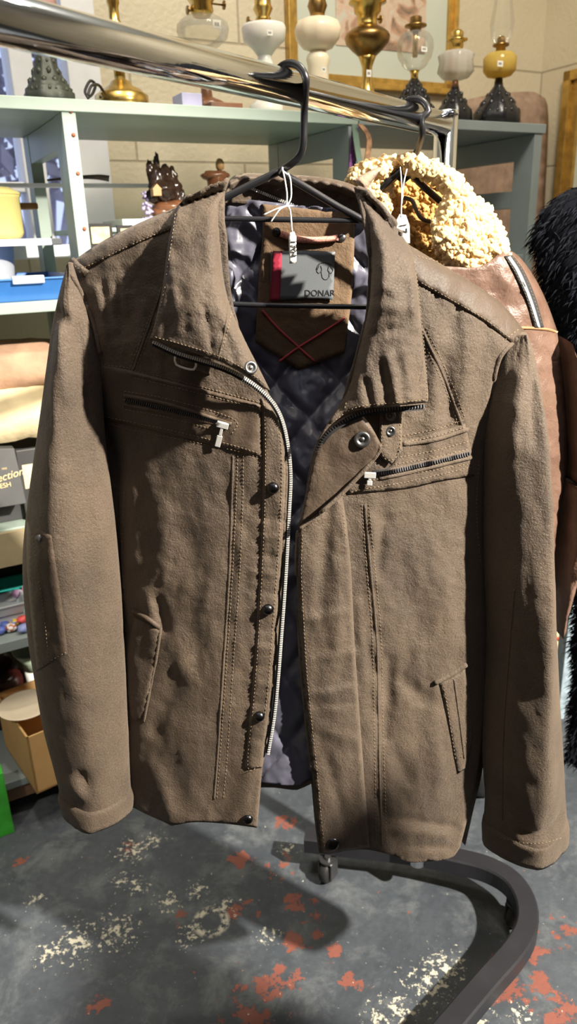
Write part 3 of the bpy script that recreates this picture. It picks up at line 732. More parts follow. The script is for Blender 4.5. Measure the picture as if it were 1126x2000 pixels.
def art_mat():
    m, nt, b = new_mat('faded print'); L = nt.links.new
    tc = N(nt, 'ShaderNodeTexCoord'); n1 = N(nt, 'ShaderNodeTexNoise', Scale=16.0, Detail=5.0, Distortion=1.0); L(tc.outputs['Object'], n1.inputs['Vector'])
    cr = N(nt, 'ShaderNodeValToRGB'); e = cr.color_ramp.elements; e[0].position = .34; e[0].color = (.16, .12, .09, 1); e[1].position = .72; e[1].color = (.55, .60, .52, 1)
    for p, c in ((.45, (.50, .30, .20, 1)), (.53, (.60, .50, .38, 1)), (.60, (.62, .42, .32, 1))):
        q = e.new(p); q.color = c
    L(n1.outputs['Fac'], cr.inputs['Fac']); L(cr.outputs['Color'], b.inputs['Base Color']); b.inputs['Roughness'].default_value = .4; return m
M['art'] = art_mat()
sa0, sa1, za = s_of(sp(668, 60, TW - .04)), s_of(sp(844, 60, TW - .04)), sp(760, 92, TW - .04)[2]
MB().add(*boxax(S(sa0, TW - .0095, za), SU * (sa1 - sa0), SN * .003, (0, 0, .20))).obj('print', M['art'], r, smooth=False)
# framed mirror on the right wall
Rw0 = S(s_cor, 0, 0)
def onR(px, py): return atPl([(px, py)], Rw0, SU)[0]
pa = onR(1096, 372); tz = onR(1112, 142)[2]
t_m = t_of(onR(1100, 300))
r, a, W2, H2 = wall_frame('framed_picture', 'brown and gilt framed picture on the right hand wall, cut by the photo edge', 'picture', S(s_cor - .001, t_m, tz - .62), -SN, -SU, .45, .62, .055, .03, ('gold', 'mat_board'))
MB().add(*boxax(a + -SN * .05 - SU * .006 + np.array([0, 0, .05]), -SN * (W2 - .1), -SU * .002, (0, 0, H2 - .1))).obj('print', M['fabric_tan'], r, smooth=False)

# upholstered back standing between the shelves and the wall
def flat_t(t):
    def f(P, rd):
        return np.array([sp(p[0], p[1], t + .012 * (1 - min(1, d / 14)) ** 2) for p, d in zip(P, rd)])
    return f
zb = .02
lo = lambda px: proj(S(s_of(sp(px, 300, .41)), .41, zb))
o = panel('chair_back', [(868, 420), (866, 300), (872, 235), (892, 203), (940, 188), (1000, 180), (1045, 180), (1064, 192), (1070, 225), (1068, 300), (1062, 420), (1040, 900, 1), (905, 900, 1)], flat_t(.405), M['fabric_tan'], step=16, thick=.06)
props(o, 'tan upholstered chair back standing behind the right end of the shelves', 'chair')
# straps hanging in the middle bay
def strap(name, label, pts, w_, mat, t0):
    mb = MB(); Q = spline([list(p) for p in pts], 6); v = []; f = []
    for q in Q:
        p = sp(q[0], q[1], t0 + q[2]); d = proj(p)[2] / FPX
        for sg in (-.5, .5):
            for th in (0, .0025): v.append(p + SU * sg * w_ * d + SN * th)
    for i in range(len(Q) - 1):
        k = 4 * i; f += [(k, k + 4, k + 6, k + 2), (k + 1, k + 3, k + 7, k + 5), (k, k + 1, k + 5, k + 4), (k + 2, k + 6, k + 7, k + 3)]
    f += [(0, 2, 3, 1), (len(v) - 4, len(v) - 3, len(v) - 1, len(v) - 2)]
    return props(mb.add(v, f).obj(name, M[mat], smooth=False), label, 'strap')
M['purple'] = plain('purple woven braid', (.11, .03, .13), .8, var=.7, scale=160)
M['green_web'] = plain('dull green webbing', (.10, .16, .12), .7)
M['brown_web'] = plain('brown gold braid', (.30, .17, .09), .7, var=.5, scale=120)
strap('strap', 'purple and gold patterned braid hanging from the shelf behind the rail', [(694, 246, 0), (690, 300, .005), (684, 372, .004), (683, 420, 0)], 15, 'purple', -.012)
strap('strap', 'flat green webbing strap hanging slantwise beside the purple braid', [(692, 243, 0), (698, 290, 0), (707, 345, 0), (712, 400, 0)], 13, 'green_web', -.020)
strap('strap', 'brown edged black looped strap right of the green strap', [(703, 242, 0), (714, 256, 0), (721, 275, .004), (716, 320, .006), (711, 372, .004)], 12, 'brown_web', -.027)
# cup and saucer
c = sp(1000, 486, .10); c[2] = z_rt
r = thing('cup_and_saucer', 'white china cup and saucer on the right hand shelf behind the fleece collar', 'cup', c)
MB().add(*lathe([(.014, 0), (.018, .002), (.042, .010), (.044, .012), (.040, .011), (.016, .006)], c)).obj('saucer', M['white_china'], r)
MB().add(*lathe([(.012, .007), (.020, .012), (.028, .030), (.031, .048), (.029, .048), (.025, .028), (.010, .014)], c)).obj('cup', M['white_china'], r)
block('card_box', 'small dark green box standing on the right hand lower shelf', 'box', 1000, 1036, 505, 540, .06, .08, 'green_web') if False else None

# ------------------------------------------------------------------ things between the shelves, left
# mustard pot on a white inner shelf
zw = sp(40, 467, .10)[2]
o = board('inner_shelf', -.45, .24, .075, .30, zw, .012, 'white_paint')
c0, c1 = sp(-75, 460, .10), sp(60, 460, .10); dpx = proj(c1)[2] / FPX
r = thing('enamel_pot', 'mustard yellow enamel cooking pot with handle on the white inner shelf', 'pot', (S(s_of(c1) - .06, .17, zw)))
cc = S(s_of(c1) - .062, .175, zw); zt_ = z_for(c1[0], c1[1], 378)
MB().add(*lathe([(.052, 0), (.060, .004), (.064, .012), (.064, zt_ - zw - .004), (.067, zt_ - zw), (.060, zt_ - zw), (.058, .01)], cc, seg=40)).obj('body', M['mustard'], r)
MB().add(*lathe([(.067, 0), (.068, .004), (.05, .014), (.012, .018), (.014, .024), (.008, .028)], cc + [0, 0, zt_ - zw], seg=36)).obj('lid', M['mustard'], r)
MB().add(*boxax(cc + SU * .060 - SN * .01 + [0, 0, zt_ - zw - .024], SU * .036, SN * .02, (0, 0, .012))).obj('handle', M['gold_dark'], r, smooth=False, bevel=.003)
# clear jar and blue tray on the middle shelf
z0 = z_mid
r = thing('plastic_tub', 'clear plastic tub standing in the blue tray on the left middle shelf', 'tub', S(.13, .17, z0 + .006))
cc = S(.12, .17, z0 + .006)
MB().add(*lathe([(.036, 0), (.040, .004), (.048, .085), (.051, .087), (.046, .085), (.037, .006)], cc, seg=32, closed_ends=False)).obj('body', M['clear_plastic'], r)
MB().add(*lathe([(.030, .002), (.034, .055), (.03, .06)], cc, seg=20)).obj('contents', M['cream_cloth'], r)
r = thing('storage_tray', 'blue plastic storage tray with clip on the left middle shelf', 'tray', S(.08, .14, z0))
def tray(s0, s1, t0, t1, z, h, th, fl=.012):
    mb = MB(); o_ = [S(s0, t0, z), S(s1, t0, z), S(s1, t1, z), S(s0, t1, z)]
    def ring(off, zz): return [S(s0 - off, t0 - off, zz), S(s1 + off, t0 - off, zz), S(s1 + off, t1 + off, zz), S(s0 - off, t1 + off, zz)]
    L_ = [ring(0, z), ring(fl, z + h), ring(fl + .004, z + h), ring(fl + .004, z + h + .004), ring(fl - th, z + h + .004), ring(-th, z + th)]
    v = np.vstack(L_); f = [(3, 2, 1, 0)] + [(4 * i + k, 4 * i + (k + 1) % 4, 4 * i + 4 + (k + 1) % 4, 4 * i + 4 + k) for i in range(5) for k in range(4)] + [(20, 21, 22, 23)]
    return mb.add(v, f)
tray(-.30, .245, .018, .30, z0, .036, .003).obj('body', M['blue_plastic'], r, smooth=False, bevel=.002)
mb = MB(); mb.add(*boxax(S(.13, .0, z0 + .030), SU * .055, SN * .012, (0, 0, .014)))
mb.obj('clip', M['clear_plastic'], r, smooth=False, bevel=.002)
# small cards standing on the middle shelf edge
M['cardart'] = plain('printed card', (.62, .52, .24), .5, var=.5, scale=60)
for i, (x0, x1, y0, y1, lb) in enumerate(((150, 168, 440, 474, 'small pale picture card in black frame, left of three by the green post'), (174, 222, 437, 476, 'black framed card with orange flower, centre of three by the green post'), (231, 262, 440, 470, 'black framed pale card, right of three by the green post'))):
    t = .06; p0, p1 = sp(x0, y1, t), sp(x1, y1, t); zz = z_for(p0[0], p0[1], y0); s0, s1 = s_of(p0), s_of(p1)
    r = thing('framed_card', lb, 'card', S((s0 + s1) / 2, t, z_mid))
    MB().add(*boxax(S(s0, t, z_mid), SU * (s1 - s0), SN * .006, (0, 0, zz - z_mid))).obj('frame', M['tape'], r, smooth=False)
    MB().add(*boxax(S(s0 + .006, t - .0012, p0[2]), SU * (s1 - s0 - .012), SN * .0012, (0, 0, zz - p0[2] - .006))).obj('picture', M['cardart'], r, smooth=False)
# carved driftwood ornament on a white box
tO = .17
pz = sp(300, 432, tO); 
block('white_box', 'flat white box under the carved wood ornament', 'box', 240, 352, 428, 443, tO - .07, .14, 'paper', None)['label']
wb = bpy.data.objects['white_box']
zl = sp(300, 428, tO - .06)[2]
board('inner_shelf', .28, .82, .09, .32, sp(300, 443, tO - .07)[2], .010, 'shelf_green')
def pp(px, py, t=tO): return sp(px, py, t)
mpp = proj(pp(320, 370))[2] / FPX
r = thing('carved_ornament', 'dark varnished driftwood carving with tiny pale hut on polished base', 'ornament', pp(330, 428))
rng = np.random.RandomState(8); mb = MB()
for i, (x, y, rx, ry) in enumerate(((306, 322, 6, 20), (292, 330, 7, 14), (305, 350, 16, 24), (322, 345, 14, 20), (336, 345, 10, 16), (318, 372, 26, 22), (342, 372, 14, 26), (352, 385, 10, 18), (300, 384, 16, 14))):
    v, f = blob((0, 0, 0), (rx * mpp, rx * mpp * .8, ry * mpp), .45, 1.8, i * 3.1, 3); v = v @ np.array([SU, SN, [0, 0, 1]]) + pp(x, y); mb.add(v, f)
mb.obj('driftwood_body', M['wood_dark'], r)
mb = MB()
for i, (x, y, rx, ry) in enumerate(((330, 405, 34, 12), (350, 400, 26, 10), (318, 415, 24, 12))):
    v, f = blob((0, 0, 0), (rx * mpp, rx * mpp * .7, ry * mpp), .15, 1.5, i + 20, 3); mb.add(v @ np.array([SU, SN, [0, 0, 1]]) + pp(x, y), f)
mb.obj('base', M['wood_mid'], r)
mb = MB(); a = pp(300, 382, tO - .035); w_ = 16 * mpp
mb.add(*boxax(a, SU * w_, SN * w_, (0, 0, w_ * .7))); tp = a + np.array([0, 0, w_ * .7])
mb.add([tp - SU * .002, tp + SU * (w_ + .002), tp + SU * (w_ + .002) + SN * w_, tp + SN * w_ - SU * .002, tp + SU * w_ / 2 + [0, 0, w_ * .6], tp + SU * w_ / 2 + SN * w_ + [0, 0, w_ * .6]], [(0, 1, 4), (3, 5, 2), (0, 4, 5, 3), (1, 2, 5, 4)])
mb.obj('hut', M['wood_pale'], r, smooth=False)
mb = MB()
for i in range(26):
    x, y = rng.uniform(278, 300), rng.uniform(375, 428); v, f = blob((0, 0, 0), np.full(3, rng.uniform(2, 4.5) * mpp), .2, 2, i, 1); mb.add(v + pp(x, y, tO - .03 + rng.uniform(0, .04)), f)
M['violet'] = plain('pale violet beads', (.42, .36, .60), .3, var=.4)
mb.obj('bead_cluster', M['violet'], r)
r = thing('wooden_figurine', 'brown wooden figurine with small knob, half hidden by the jacket collar', 'ornament', pp(425, 400))
mb = MB(); v, f = blob((0, 0, 0), (30 * mpp, 22 * mpp, 10 * mpp), .2, 1.6, 5, 3); mb.add(v @ np.array([SU, SN, [0, 0, 1]]) + pp(420, 343), f)
mb.add(*tube([pp(425, 439), pp(424, 400), pp(422, 345)], [.03, .018, .02], 14)); mb.obj('body', M['wood_mid'], r)
mb = MB(); v, f = blob((0, 0, 0), (9 * mpp, 9 * mpp, 12 * mpp), .15, 2, 9, 2); mb.add(v + pp(429, 322), f); mb.obj('head', M['wood_pale'], r)
# horn lying on the sash bar
P = np.array([sp(*q) for q in ((92, 352, .30), (120, 349, .30), (160, 346, .30), (195, 346, .29), (213, 349, .285), (205, 352, .285))])
M['horn'] = plain('brown horn', (.10, .075, .06), .4, var=.4)
props(MB().add(*tube(spline(P[:5], .01), np.interp(np.linspace(0, 1, len(spline(P[:5], .01))), [0, .6, 1], [.002, .004, .0065]), 8)).obj('wooden_stick', M['horn']), 'curved brown stick resting across the back of the shelf before the window', 'stick')
MB().add(*boxax(S(-.45, .285, sp(150, 352, .30)[2] - .014), SU * 1.0, SN * .03, (0, 0, .007))).obj('back_rail', M['white_paint'], sh, smooth=False)

# blankets, dark boxes, baskets below
zk = .645
def cloth_pile(name, label, px0, px1, y0, y1, t, mat, seed, cat='blanket', zb=None, dep=.2):
    a, b = sp(px0, y1, t), sp(px1, y1, t); zbm = a[2] if zb is None else zb; zt2 = z_for(a[0], a[1], y0); s0, s1 = s_of(a), s_of(b)
    nx, nt_ = 40, 18; v = []; 
    hgt = zt2 - zbm
    for j in range(nt_ + 1):
        for i in range(nx + 1):
            u_, w_ = i / nx, j / nt_; s = s0 + (s1 - s0) * u_
            ang = w_ * math.pi * 1.0; tt = t + .03 - .03 * math.cos(0) + dep * .5 * (1 - math.cos(ang)) ; z = zbm + hgt * math.sin(ang) ** .35 * (1 - .12 * abs(2 * u_ - 1) ** 4)
            nn = noise.fractal(Vector((s * 18 + seed, z * 30, w_ * 2)), 1, 2, 3) * .006 + .004 * math.sin(z * 260 + 3 * noise.noise(Vector((s * 9, z * 9, seed))))
            v.append(S(s, tt + nn * (1 if w_ < .5 else -1), max(zbm, z + nn * .6)))
    f = [(j * (nx + 1) + i, j * (nx + 1) + i + 1, (j + 1) * (nx + 1) + i + 1, (j + 1) * (nx + 1) + i) for j in range(nt_) for i in range(nx)]
    f += [tuple(j * (nx + 1) for j in range(nt_ + 1))[::-1], tuple(j * (nx + 1) + nx for j in range(nt_ + 1))]
    f += [tuple([i for i in range(nx + 1)][::-1] + [nt_ * (nx + 1) + i for i in range(nx + 1)])]
    return props(mesh(name, v, f, M[mat]), label, cat)
zcb = sp(40, 885, .06)[2]
cloth_pile('folded_blanket', 'cream folded cotton blanket above the dark printed box at left', -120, 150, 770, 885, .05, 'cream_cloth', 2.0)
cloth_pile('folded_blanket', 'dusty pink folded blanket lying on the cream one', -120, 150, 692, 786, .075, 'pink_cloth', 7.0, zb=z_for(*sp(40, 770, .075)[:2], 772) + .013)
# support under the blankets: crates behind the dark boxes
def boxthing(name, label, cat, s0, s1, t0, t1, z0, z1, mat, bev=.0015, **kw):
    return props(MB().add(*boxax(S(s0, t0, z0), SU * (s1 - s0), SN * (t1 - t0), (0, 0, z1 - z0))).obj(name, M[mat], smooth=False, bevel=bev), label, cat, **kw)
boxthing('storage_box', 'long plain dark box carrying the folded blankets', 'box', -.12, .24, .062, .30, zk, zcb - .002, 'black_card')
# printed dark box leaning in front
c_tr, c_br, c_bl, c_tl = (28, 876), (52, 983), (-80, 1005), (-80, 878)
tb = .018
q = [sp(*c_bl, tb - .012), sp(*c_br, tb - .012), sp(*c_tr, tb + .012), sp(*c_tl, tb + .012)]
r = thing('printed_box', 'dark grey box with gold script and capitals at the left edge', 'box', (q[0] + q[1]) / 2)
v = np.vstack([q, np.array(q) + SN * .025]); MB().add(*box8(v)).obj('body', M['black_card'], r, smooth=False, bevel=.001)
ux = (q[1] - q[0]); uy = q[2] - q[1]; nn_ = np.cross(ux, uy); nn_ /= np.linalg.norm(nn_)
if np.dot(nn_, SN) > 0: nn_ = -nn_
def on_box(px, py): return atPl([(px, py)], q[1] + nn_ * .0006, nn_)[0]
text_mesh('lection', 'script_print', M['gold_ink'], r, on_box(-10, 944), on_box(32, 931) - on_box(-10, 944), on_box(0, 880) - on_box(10, 940), .020, shear=.35)
text_mesh('RESH', 'capital_print', M['gold_ink'], r, on_box(-8, 956), on_box(25, 949) - on_box(-8, 956), on_box(0, 880) - on_box(10, 940), .0125)
text_mesh('1933', 'small_print', M['gold_ink'], r, on_box(3, 918), on_box(15, 916) - on_box(3, 918), on_box(0, 880) - on_box(10, 940), .005)
p0 = sp(48, 992, .05)
boxthing('printed_box', 'dark box with cream panel, between the printed box and jacket sleeve', 'box', s_of(sp(47, 990, .055)), .235, .048, .060, zk, sp(40, 878, .055)[2], 'black_card')
ob = bpy.data.objects['printed_box.001']
pA = sp(50, 955, .0475); dd = proj(pA)[2] / FPX
tg = MB().add(*boxax(pA, SU * 40 * dd, SN * .0007, (0, 0, 48 * dd))).obj('cream_panel', M['cream_cloth'], None, smooth=False)
tg.parent = ob; tg.location = ORG[tg.name] - ORG[ob.name]
MB().add(*boxax(S(-.75, .004, .575), SU * 1.57, SN * .012, (0, 0, .068))).obj('shelf_apron', plain('khaki paint', (.30, .25, .15), .6), sh, smooth=False)
# lower shelf: crate, basket, toys
zl = .419
r = thing('storage_crate', 'black plastic crate at the back of the lower left shelf', 'crate', S(.02, .25, zl))
tray(-.25, .22, .212, .33, zl, .125, .004, .008).obj('body', M['rubber'], r, smooth=False)
boxthing('wooden_block', 'brown wooden block inside the black crate', 'block', -.15, .05, .23, .30, zl + .005, zl + .118, 'wood_pale')
r = thing('plastic_basket', 'teal rimmed plastic basket of toys on the lower left shelf', 'basket', S(.02, .10, zl))
zr = sp(20, 1140, .16)[2]
tb_ = tray(-.22, .20, .125, .19, zl, max(.05, zr - zl - .004), .003, .004); tb_.obj('body', M['teal'], r, smooth=False)
mb = MB()
for k in range(3): mb.add(*boxax(S(-.1 + .08 * k, .118, zr - .020), SU * .03, SN * .008, (0, 0, .02)))
mb.obj('clip', M['white_china'], r, smooth=False)
cols = [(.7, .1, .1), (.8, .55, .05), (.1, .15, .5), (.5, .3, .5), (.75, .75, .78), (.45, .15, .08), (.25, .3, .6), (.6, .3, .4)]
TM = [plain('toy colour %d' % i, c, .4) for i, c in enumerate(cols)]
names = ['red', 'yellow', 'navy', 'mauve', 'white', 'rust', 'blue', 'pink']
rng = np.random.RandomState(5); toys = [(48, 1168, 1), (30, 1160, 3), (52, 1150, 7), (40, 1178, 5), (22, 1168, 4), (30, 1232, 1), (44, 1222, 0), (22, 1240, 5), (10, 1238, 2), (46, 1245, 6), (52, 1232, 4), (34, 1250, 6), (2, 1246, 2), (25, 1252, 4)]
for x, y, ci in toys:
    t = .11 if y < 1200 else .022 + .018 * (y % 3); p = sp(x, y - (0 if y < 1200 else 13), t); d = proj(p)[2] / FPX
    v, f = blob((0, 0, 0), (11 * d, 11 * d, 8 * d), .35, 1.7, x + y, 2)
    if y >= 1200: p[2] = max(p[2], zl + .010)
    o = props(MB().add(v + p, f).obj('toy', TM[ci]), '%s plastic toy in the jumble %s at the left edge' % (names[ci], 'behind the grey tray' if y < 1200 else 'in front of the grey tray'), 'toy', 'toys on the lower left shelf')
a = sp(-30, 1212, .06); b = sp(46, 1196, .06)
r = thing('plastic_tray', 'light grey plastic tray among the toys on the lower left shelf', 'tray', S((s_of(a) + s_of(b)) / 2, .08, a[2]))
tray(s_of(a), s_of(b), .055, .105, a[2], .022, .003, .006).obj('body', M['grey_plastic'], r, smooth=False, bevel=.002)
MB().add(*boxax(S(s_of(a), .06, zl), SU * (s_of(b) - s_of(a)), SN * .04, (0, 0, a[2] - zl))).obj('stand', M['grey_plastic'], r, smooth=False)
# bottom shelf
zb_ = .095
c = atZ([(72, 1551)], zb_)[0]; e1 = atZ([(116, 1531)], zb_)[0] - c; e1 /= np.linalg.norm(e1)
tc_ = atPl([(8, 1400)], c, np.cross(np.array([-e1[1], e1[0], 0]), [0, 0, 1]))
e2 = np.array([-e1[1], e1[0], 0]); hbx = z_for(c[0], c[1], 1442) - zb_
r = thing('cardboard_box', 'open brown cardboard box with hand hole on the bottom left shelf', 'box', c + e1 * .08 + e2 * .09)
LB, WB = .19, .20; th = .004; mb = MB()
mb.add(*boxax(c, e1 * LB, e2 * WB, (0, 0, th)))
mb.add(*boxax(c + e1 * (LB - th), e1 * th, e2 * WB, (0, 0, hbx))); mb.add(*boxax(c + e2 * (WB - th), e1 * LB, e2 * th, (0, 0, hbx))); mb.add(*boxax(c, e1 * th, e2 * WB, (0, 0, hbx)))
hx0, hx1, hz0, hz1 = .072, .115, hbx * .42, hbx * .64
mb.add(*boxax(c, e1 * LB, e2 * th, (0, 0, hz0))); mb.add(*boxax(c + [0, 0, hz1], e1 * LB, e2 * th, (0, 0, hbx - hz1)))
mb.add(*boxax(c + [0, 0, hz0], e1 * hx0, e2 * th, (0, 0, hz1 - hz0))); mb.add(*boxax(c + e1 * hx1 + [0, 0, hz0], e1 * (LB - hx1), e2 * th, (0, 0, hz1 - hz0)))
mb.obj('body', M['cardboard'], r, smooth=False)
# plate lying on the box
pc = c + e1 * .055 + e2 * .085 + np.array([0, 0, hbx])
pz_ = hbx + zb_
cpl = atZ([(50, 1380)], pz_ + .012)[0]; cpl[2] = pz_
dpl = proj(cpl)[2] / FPX
props(MB().add(*lathe([(.026, 0), (.030, .002), (50 * dpl, .015), (52 * dpl, .018), (50 * dpl, .018), (.03, .007), (.002, .006)], cpl, seg=48)).obj('china_plate', M['ceramic']), 'large cream china plate lying across the open cardboard box', 'plate')
cv = S(s_of(sp(72, 1335, .20)), .20, zb_); 
zv0, zv1 = z_for(cv[0], cv[1], 1336), z_for(cv[0], cv[1], 1268); dv = proj([cv[0], cv[1], .25])[2] / FPX
r = thing('china_vase', 'tall white vase with pale green flared rim under the lower left shelf', 'vase', cv)
MB().add(*lathe([(15 * dv, 0), (18 * dv, zv0 - zb_), (19 * dv, zv1 - zb_ - .05)], cv, seg=32)).obj('body', M['white_china'], r)
MB().add(*lathe([(19 * dv, zv1 - zb_ - .05), (20 * dv, zv1 - zb_ - .03), (36 * dv, zv1 - zb_), (34 * dv, zv1 - zb_), (18 * dv, zv1 - zb_ - .03)], cv, seg=32)).obj('rim', plain('sage glaze', (.36, .45, .34), .25), r)
cr_ = S(s_of(sp(-22, 1345, .22)), .25, zb_); zr0, zr1 = zb_, z_for(cr_[0], cr_[1], 1298)
props(MB().add(*lathe([(.05, 0), (.06, .01), (.085, (zr1 - zr0) * .5), (.088, (zr1 - zr0) * .8), (.07, zr1 - zr0), (.06, zr1 - zr0 - .01), (.06, .02)], cr_, seg=40)).obj('glazed_jar', M['red_glaze']), 'dark red glazed jar in the shade under the lower left shelf', 'jar')
# green carton on the floor
c = atZ([(20, 1592)], 0)[0]; zg = z_for(c[0], c[1], 1478)
boxthing('green_carton', 'bright green carton on the floor at the left edge', 'carton', s_of(c) - .14, s_of(c), -.04, -.006, .0, zg, 'green_box')

# ------------------------------------------------------------------ the brown jacket
YJ = .78
def Jp(P, d): return atY(P, YJ - np.asarray(d))
jk = thing('leather_jacket', 'worn brown nubuck jacket hanging open at the front of the rail', 'jacket', (.03, YJ, .34))
WR = [  # folds: x0, y0, x1, y1, half width px, height mm
    (186, 560, 206, 655, 9, 5), (212, 545, 226, 640, 9, 4), (236, 540, 246, 610, 8, 2.5), (306, 1170, 322, 1232, 12, -7), (290, 1160, 300, 1210, 14, 5),
    (330, 1240, 370, 1330, 22, 4), (345, 1330, 300, 1420, 20, -5), (300, 1500, 335, 1590, 16, 5), (400, 1420, 380, 1560, 26, 3), (420, 1030, 410, 1250, 26, 4), (350, 980, 372, 1120, 22, -3),
    (470, 1000, 462, 1200, 12, 3), (300, 930, 330, 1130, 26, 3), (250, 900, 262, 1100, 14, 4), (640, 990, 622, 1200, 14, -5), (660, 1100, 655, 1300, 14, 4),
    (600, 1210, 680, 1195, 10, 3), (606, 1290, 690, 1275, 9, 3), (612, 1355, 690, 1345, 8, 4), (610, 1378, 690, 1372, 7, -3), (620, 1420, 700, 1450, 12, 3), (640, 1480, 672, 1620, 12, -4),
    (750, 1010, 735, 1120, 10, -5), (760, 1290, 750, 1440, 14, -7), (790, 1330, 830, 1370, 16, -5), (775, 1480, 800, 1530, 14, -5), (790, 1110, 830, 1240, 24, -4), (850, 1050, 870, 1200, 26, 4),
    (770, 1598, 880, 1612, 8, -5), (760, 1622, 870, 1634, 8, 4), (790, 1652, 880, 1655, 7, -4), (740, 1560, 770, 1650, 14, -4), (850, 1400, 860, 1560, 18, 4),
    (900, 560, 880, 640, 14, -6), (845, 640, 850, 900, 14, 4), (925, 620, 905, 820, 18, 5), (870, 700, 880, 810, 12, -4), (700, 1180, 712, 1330, 10, 3), (500, 1430, 480, 1560, 12, 3)]
for k in range(13):   # puckers down the snap strip
    WR.append((505 - k * 1.5, 1010 + k * 36, 556 - k * 1.8, 1016 + k * 36, 7, 2.2 * (1 if k % 2 else -1)))
for k in range(5): WR.append((722 + 3 * k, 1010 + 80 * k, 730 + 3 * k, 1060 + 80 * k, 9, 2.5))
def folds(P):
    d = np.zeros(len(P)); P = P[:, :2]
    for x0, y0, x1, y1, w_, a in WR:
        A, B_ = np.array([x0, y0]), np.array([x1, y1]); ab = B_ - A; L_ = np.linalg.norm(ab); t = (P - A) @ ab / L_ ** 2
        m = (t > -.5) & (t < 1.5)
        if not m.any(): continue
        q = P[m]; tt = np.clip(t[m], 0, 1); ds = np.linalg.norm(q - A - tt[:, None] * ab, axis=1)
        env = np.clip(1 - np.abs(t[m] - .5) * 1.0, 0, 1) ** .6
        d[m] += a * .001 * env * np.exp(-(ds / w_) ** 2)
    return d
SHL = [(130, 514), (200, 470), (270, 435), (340, 405), (436, 372)]; SHR = [(700, 372), (790, 470), (820, 492), (880, 528), (940, 565), (985, 600), (1030, 652)]
def dB(P, detail=1.0):
    P = np.asarray(P, float); x, y = P[:, 0], P[:, 1]
    hwid = 385 + 110 * np.clip((930 - y) / 260, 0, 1) ** 1.5
    hwid = np.where(x < 590, hwid - 30, hwid - 8)
    u = np.clip((x - 590) / hwid, -1, 1)
    d = -.026 + .074 * np.sqrt(np.maximum(0, 1 - np.abs(u) ** 2.1))
    k = np.clip(np.minimum(dist_line(P, SHL), dist_line(P, SHR)) / 70, 0, 1); d -= .030 * (1 - np.sqrt(1 - (1 - k) ** 2))
    d += detail * (.0045 * nz(P, 150, 1.3, 1.2, .7) + .0016 * nz(P, 48, 5.1, 1.5, .6) + .0009 * nz(P, 18, 9.1) + folds(P))
    return d
BL = [(137, 514, 1), (200, 472), (270, 437), (340, 407), (400, 385), (436, 370, 1), (440, 450), (455, 600), (490, 700), (522, 765), (545, 800), (556, 840), (561, 890), (562, 940), (559, 1000), (555, 1080), (549, 1160), (543, 1240), (537, 1320), (529, 1400), (519, 1465), (512, 1503), (507, 1560), (502, 1617, 1),
      (440, 1609), (380, 1606), (334, 1613, 1), (316, 1604), (285, 1590), (250, 1572, 1), (226, 1400), (215, 1250), (205, 1100), (190, 950), (182, 850), (178, 770), (178, 720), (176, 660), (165, 610), (150, 560)]
BR = [(700, 372, 1), (745, 405), (790, 470), (820, 492), (880, 528), (940, 565), (985, 600), (1026, 650, 1), (1000, 670), (975, 710), (957, 770), (950, 850), (952, 1000), (957, 1150), (957, 1300), (945, 1420), (928, 1530), (912, 1600), (898, 1655, 1), (880, 1676), (835, 1683), (797, 1684), (770, 1672), (720, 1660), (680, 1661), (640, 1668), (626, 1666, 1),
      (617, 1600), (608, 1500), (597, 1400), (588, 1300), (582, 1200), (579, 1120), (581, 1040), (592, 990), (604, 920), (613, 880), (625, 850), (660, 800), (690, 710), (713, 620), (720, 520), (712, 440)]
EDGE = [(565, 890), (570, 940), (559, 1080), (543, 1240), (529, 1400), (519, 1465), (507, 1560), (502, 1617), (440, 1609), (334, 1613), (250, 1575)]
EDGR = [(898, 1660), (835, 1683), (770, 1672), (626, 1666), (617, 1600), (588, 1300), (579, 1120), (581, 1040)]
def pos_body(P, rd):
    k = np.clip(np.minimum(dist_line(P, EDGE), dist_line(P, EDGR)) / 5, 0, 1)
    return Jp(P, dB(P) - .0025 * (1 - np.sqrt(1 - (1 - k) ** 2)))
LE = M['leather']
fl = panel('front_panel', BL, pos_body, LE, jk, 6.0, .003, 'fl')
fr = panel('front_panel', BR, pos_body, LE, jk, 6.0, .003, 'fr')
BODY = ['fl', 'fr']
# back and quilted lining
BK = [(155, 520, 1), (270, 445), (400, 392), (470, 395), (560, 405), (640, 412), (705, 410), (800, 490), (900, 545), (1000, 640, 1), (965, 760), (955, 1000), (957, 1300), (945, 1480), (922, 1590), (908, 1652, 1), (860, 1600), (760, 1560), (655, 1532), (607, 1531), (580, 1543), (520, 1538), (420, 1545), (330, 1570), (245, 1572, 1), (240, 1400), (226, 1100), (205, 850), (196, 720)]
def pos_back(P, rd):
    u = np.clip((P[:, 0] - 585) / 390, -1, 1)
    return Jp(P, -.026 - .040 * np.sqrt(np.maximum(0, 1 - u ** 2)) + .002 * nz(P, 120, 3))
panel('back_panel', BK, pos_back, LE, jk, 13, .003, 'bk')
LN_ = [(418, 385, 1), (470, 388), (560, 398), (640, 405), (712, 398, 1), (740, 470), (745, 600), (722, 740), (680, 860), (655, 980), (645, 1120), (650, 1300), (662, 1440), (665, 1520, 1), (605, 1524), (580, 1536), (520, 1531), (462, 1522, 1), (480, 1300), (500, 1080), (505, 900), (480, 790), (425, 640), (408, 500)]
def quilt(P):
    x, y = P[:, 0] + 6 * nz(P, 160, 2.2), P[:, 1] + 6 * nz(P, 160, 8.8)
    a = (x * .78 + y * .63) / 92 + .28; b = (x * .74 - y * .67) / 92 + .10
    qa, qb = np.abs(np.sin(math.pi * a)), np.abs(np.sin(math.pi * b))
    return np.minimum(1, qa * 1.7) ** .6 * np.minimum(1, qb * 1.7) ** .6
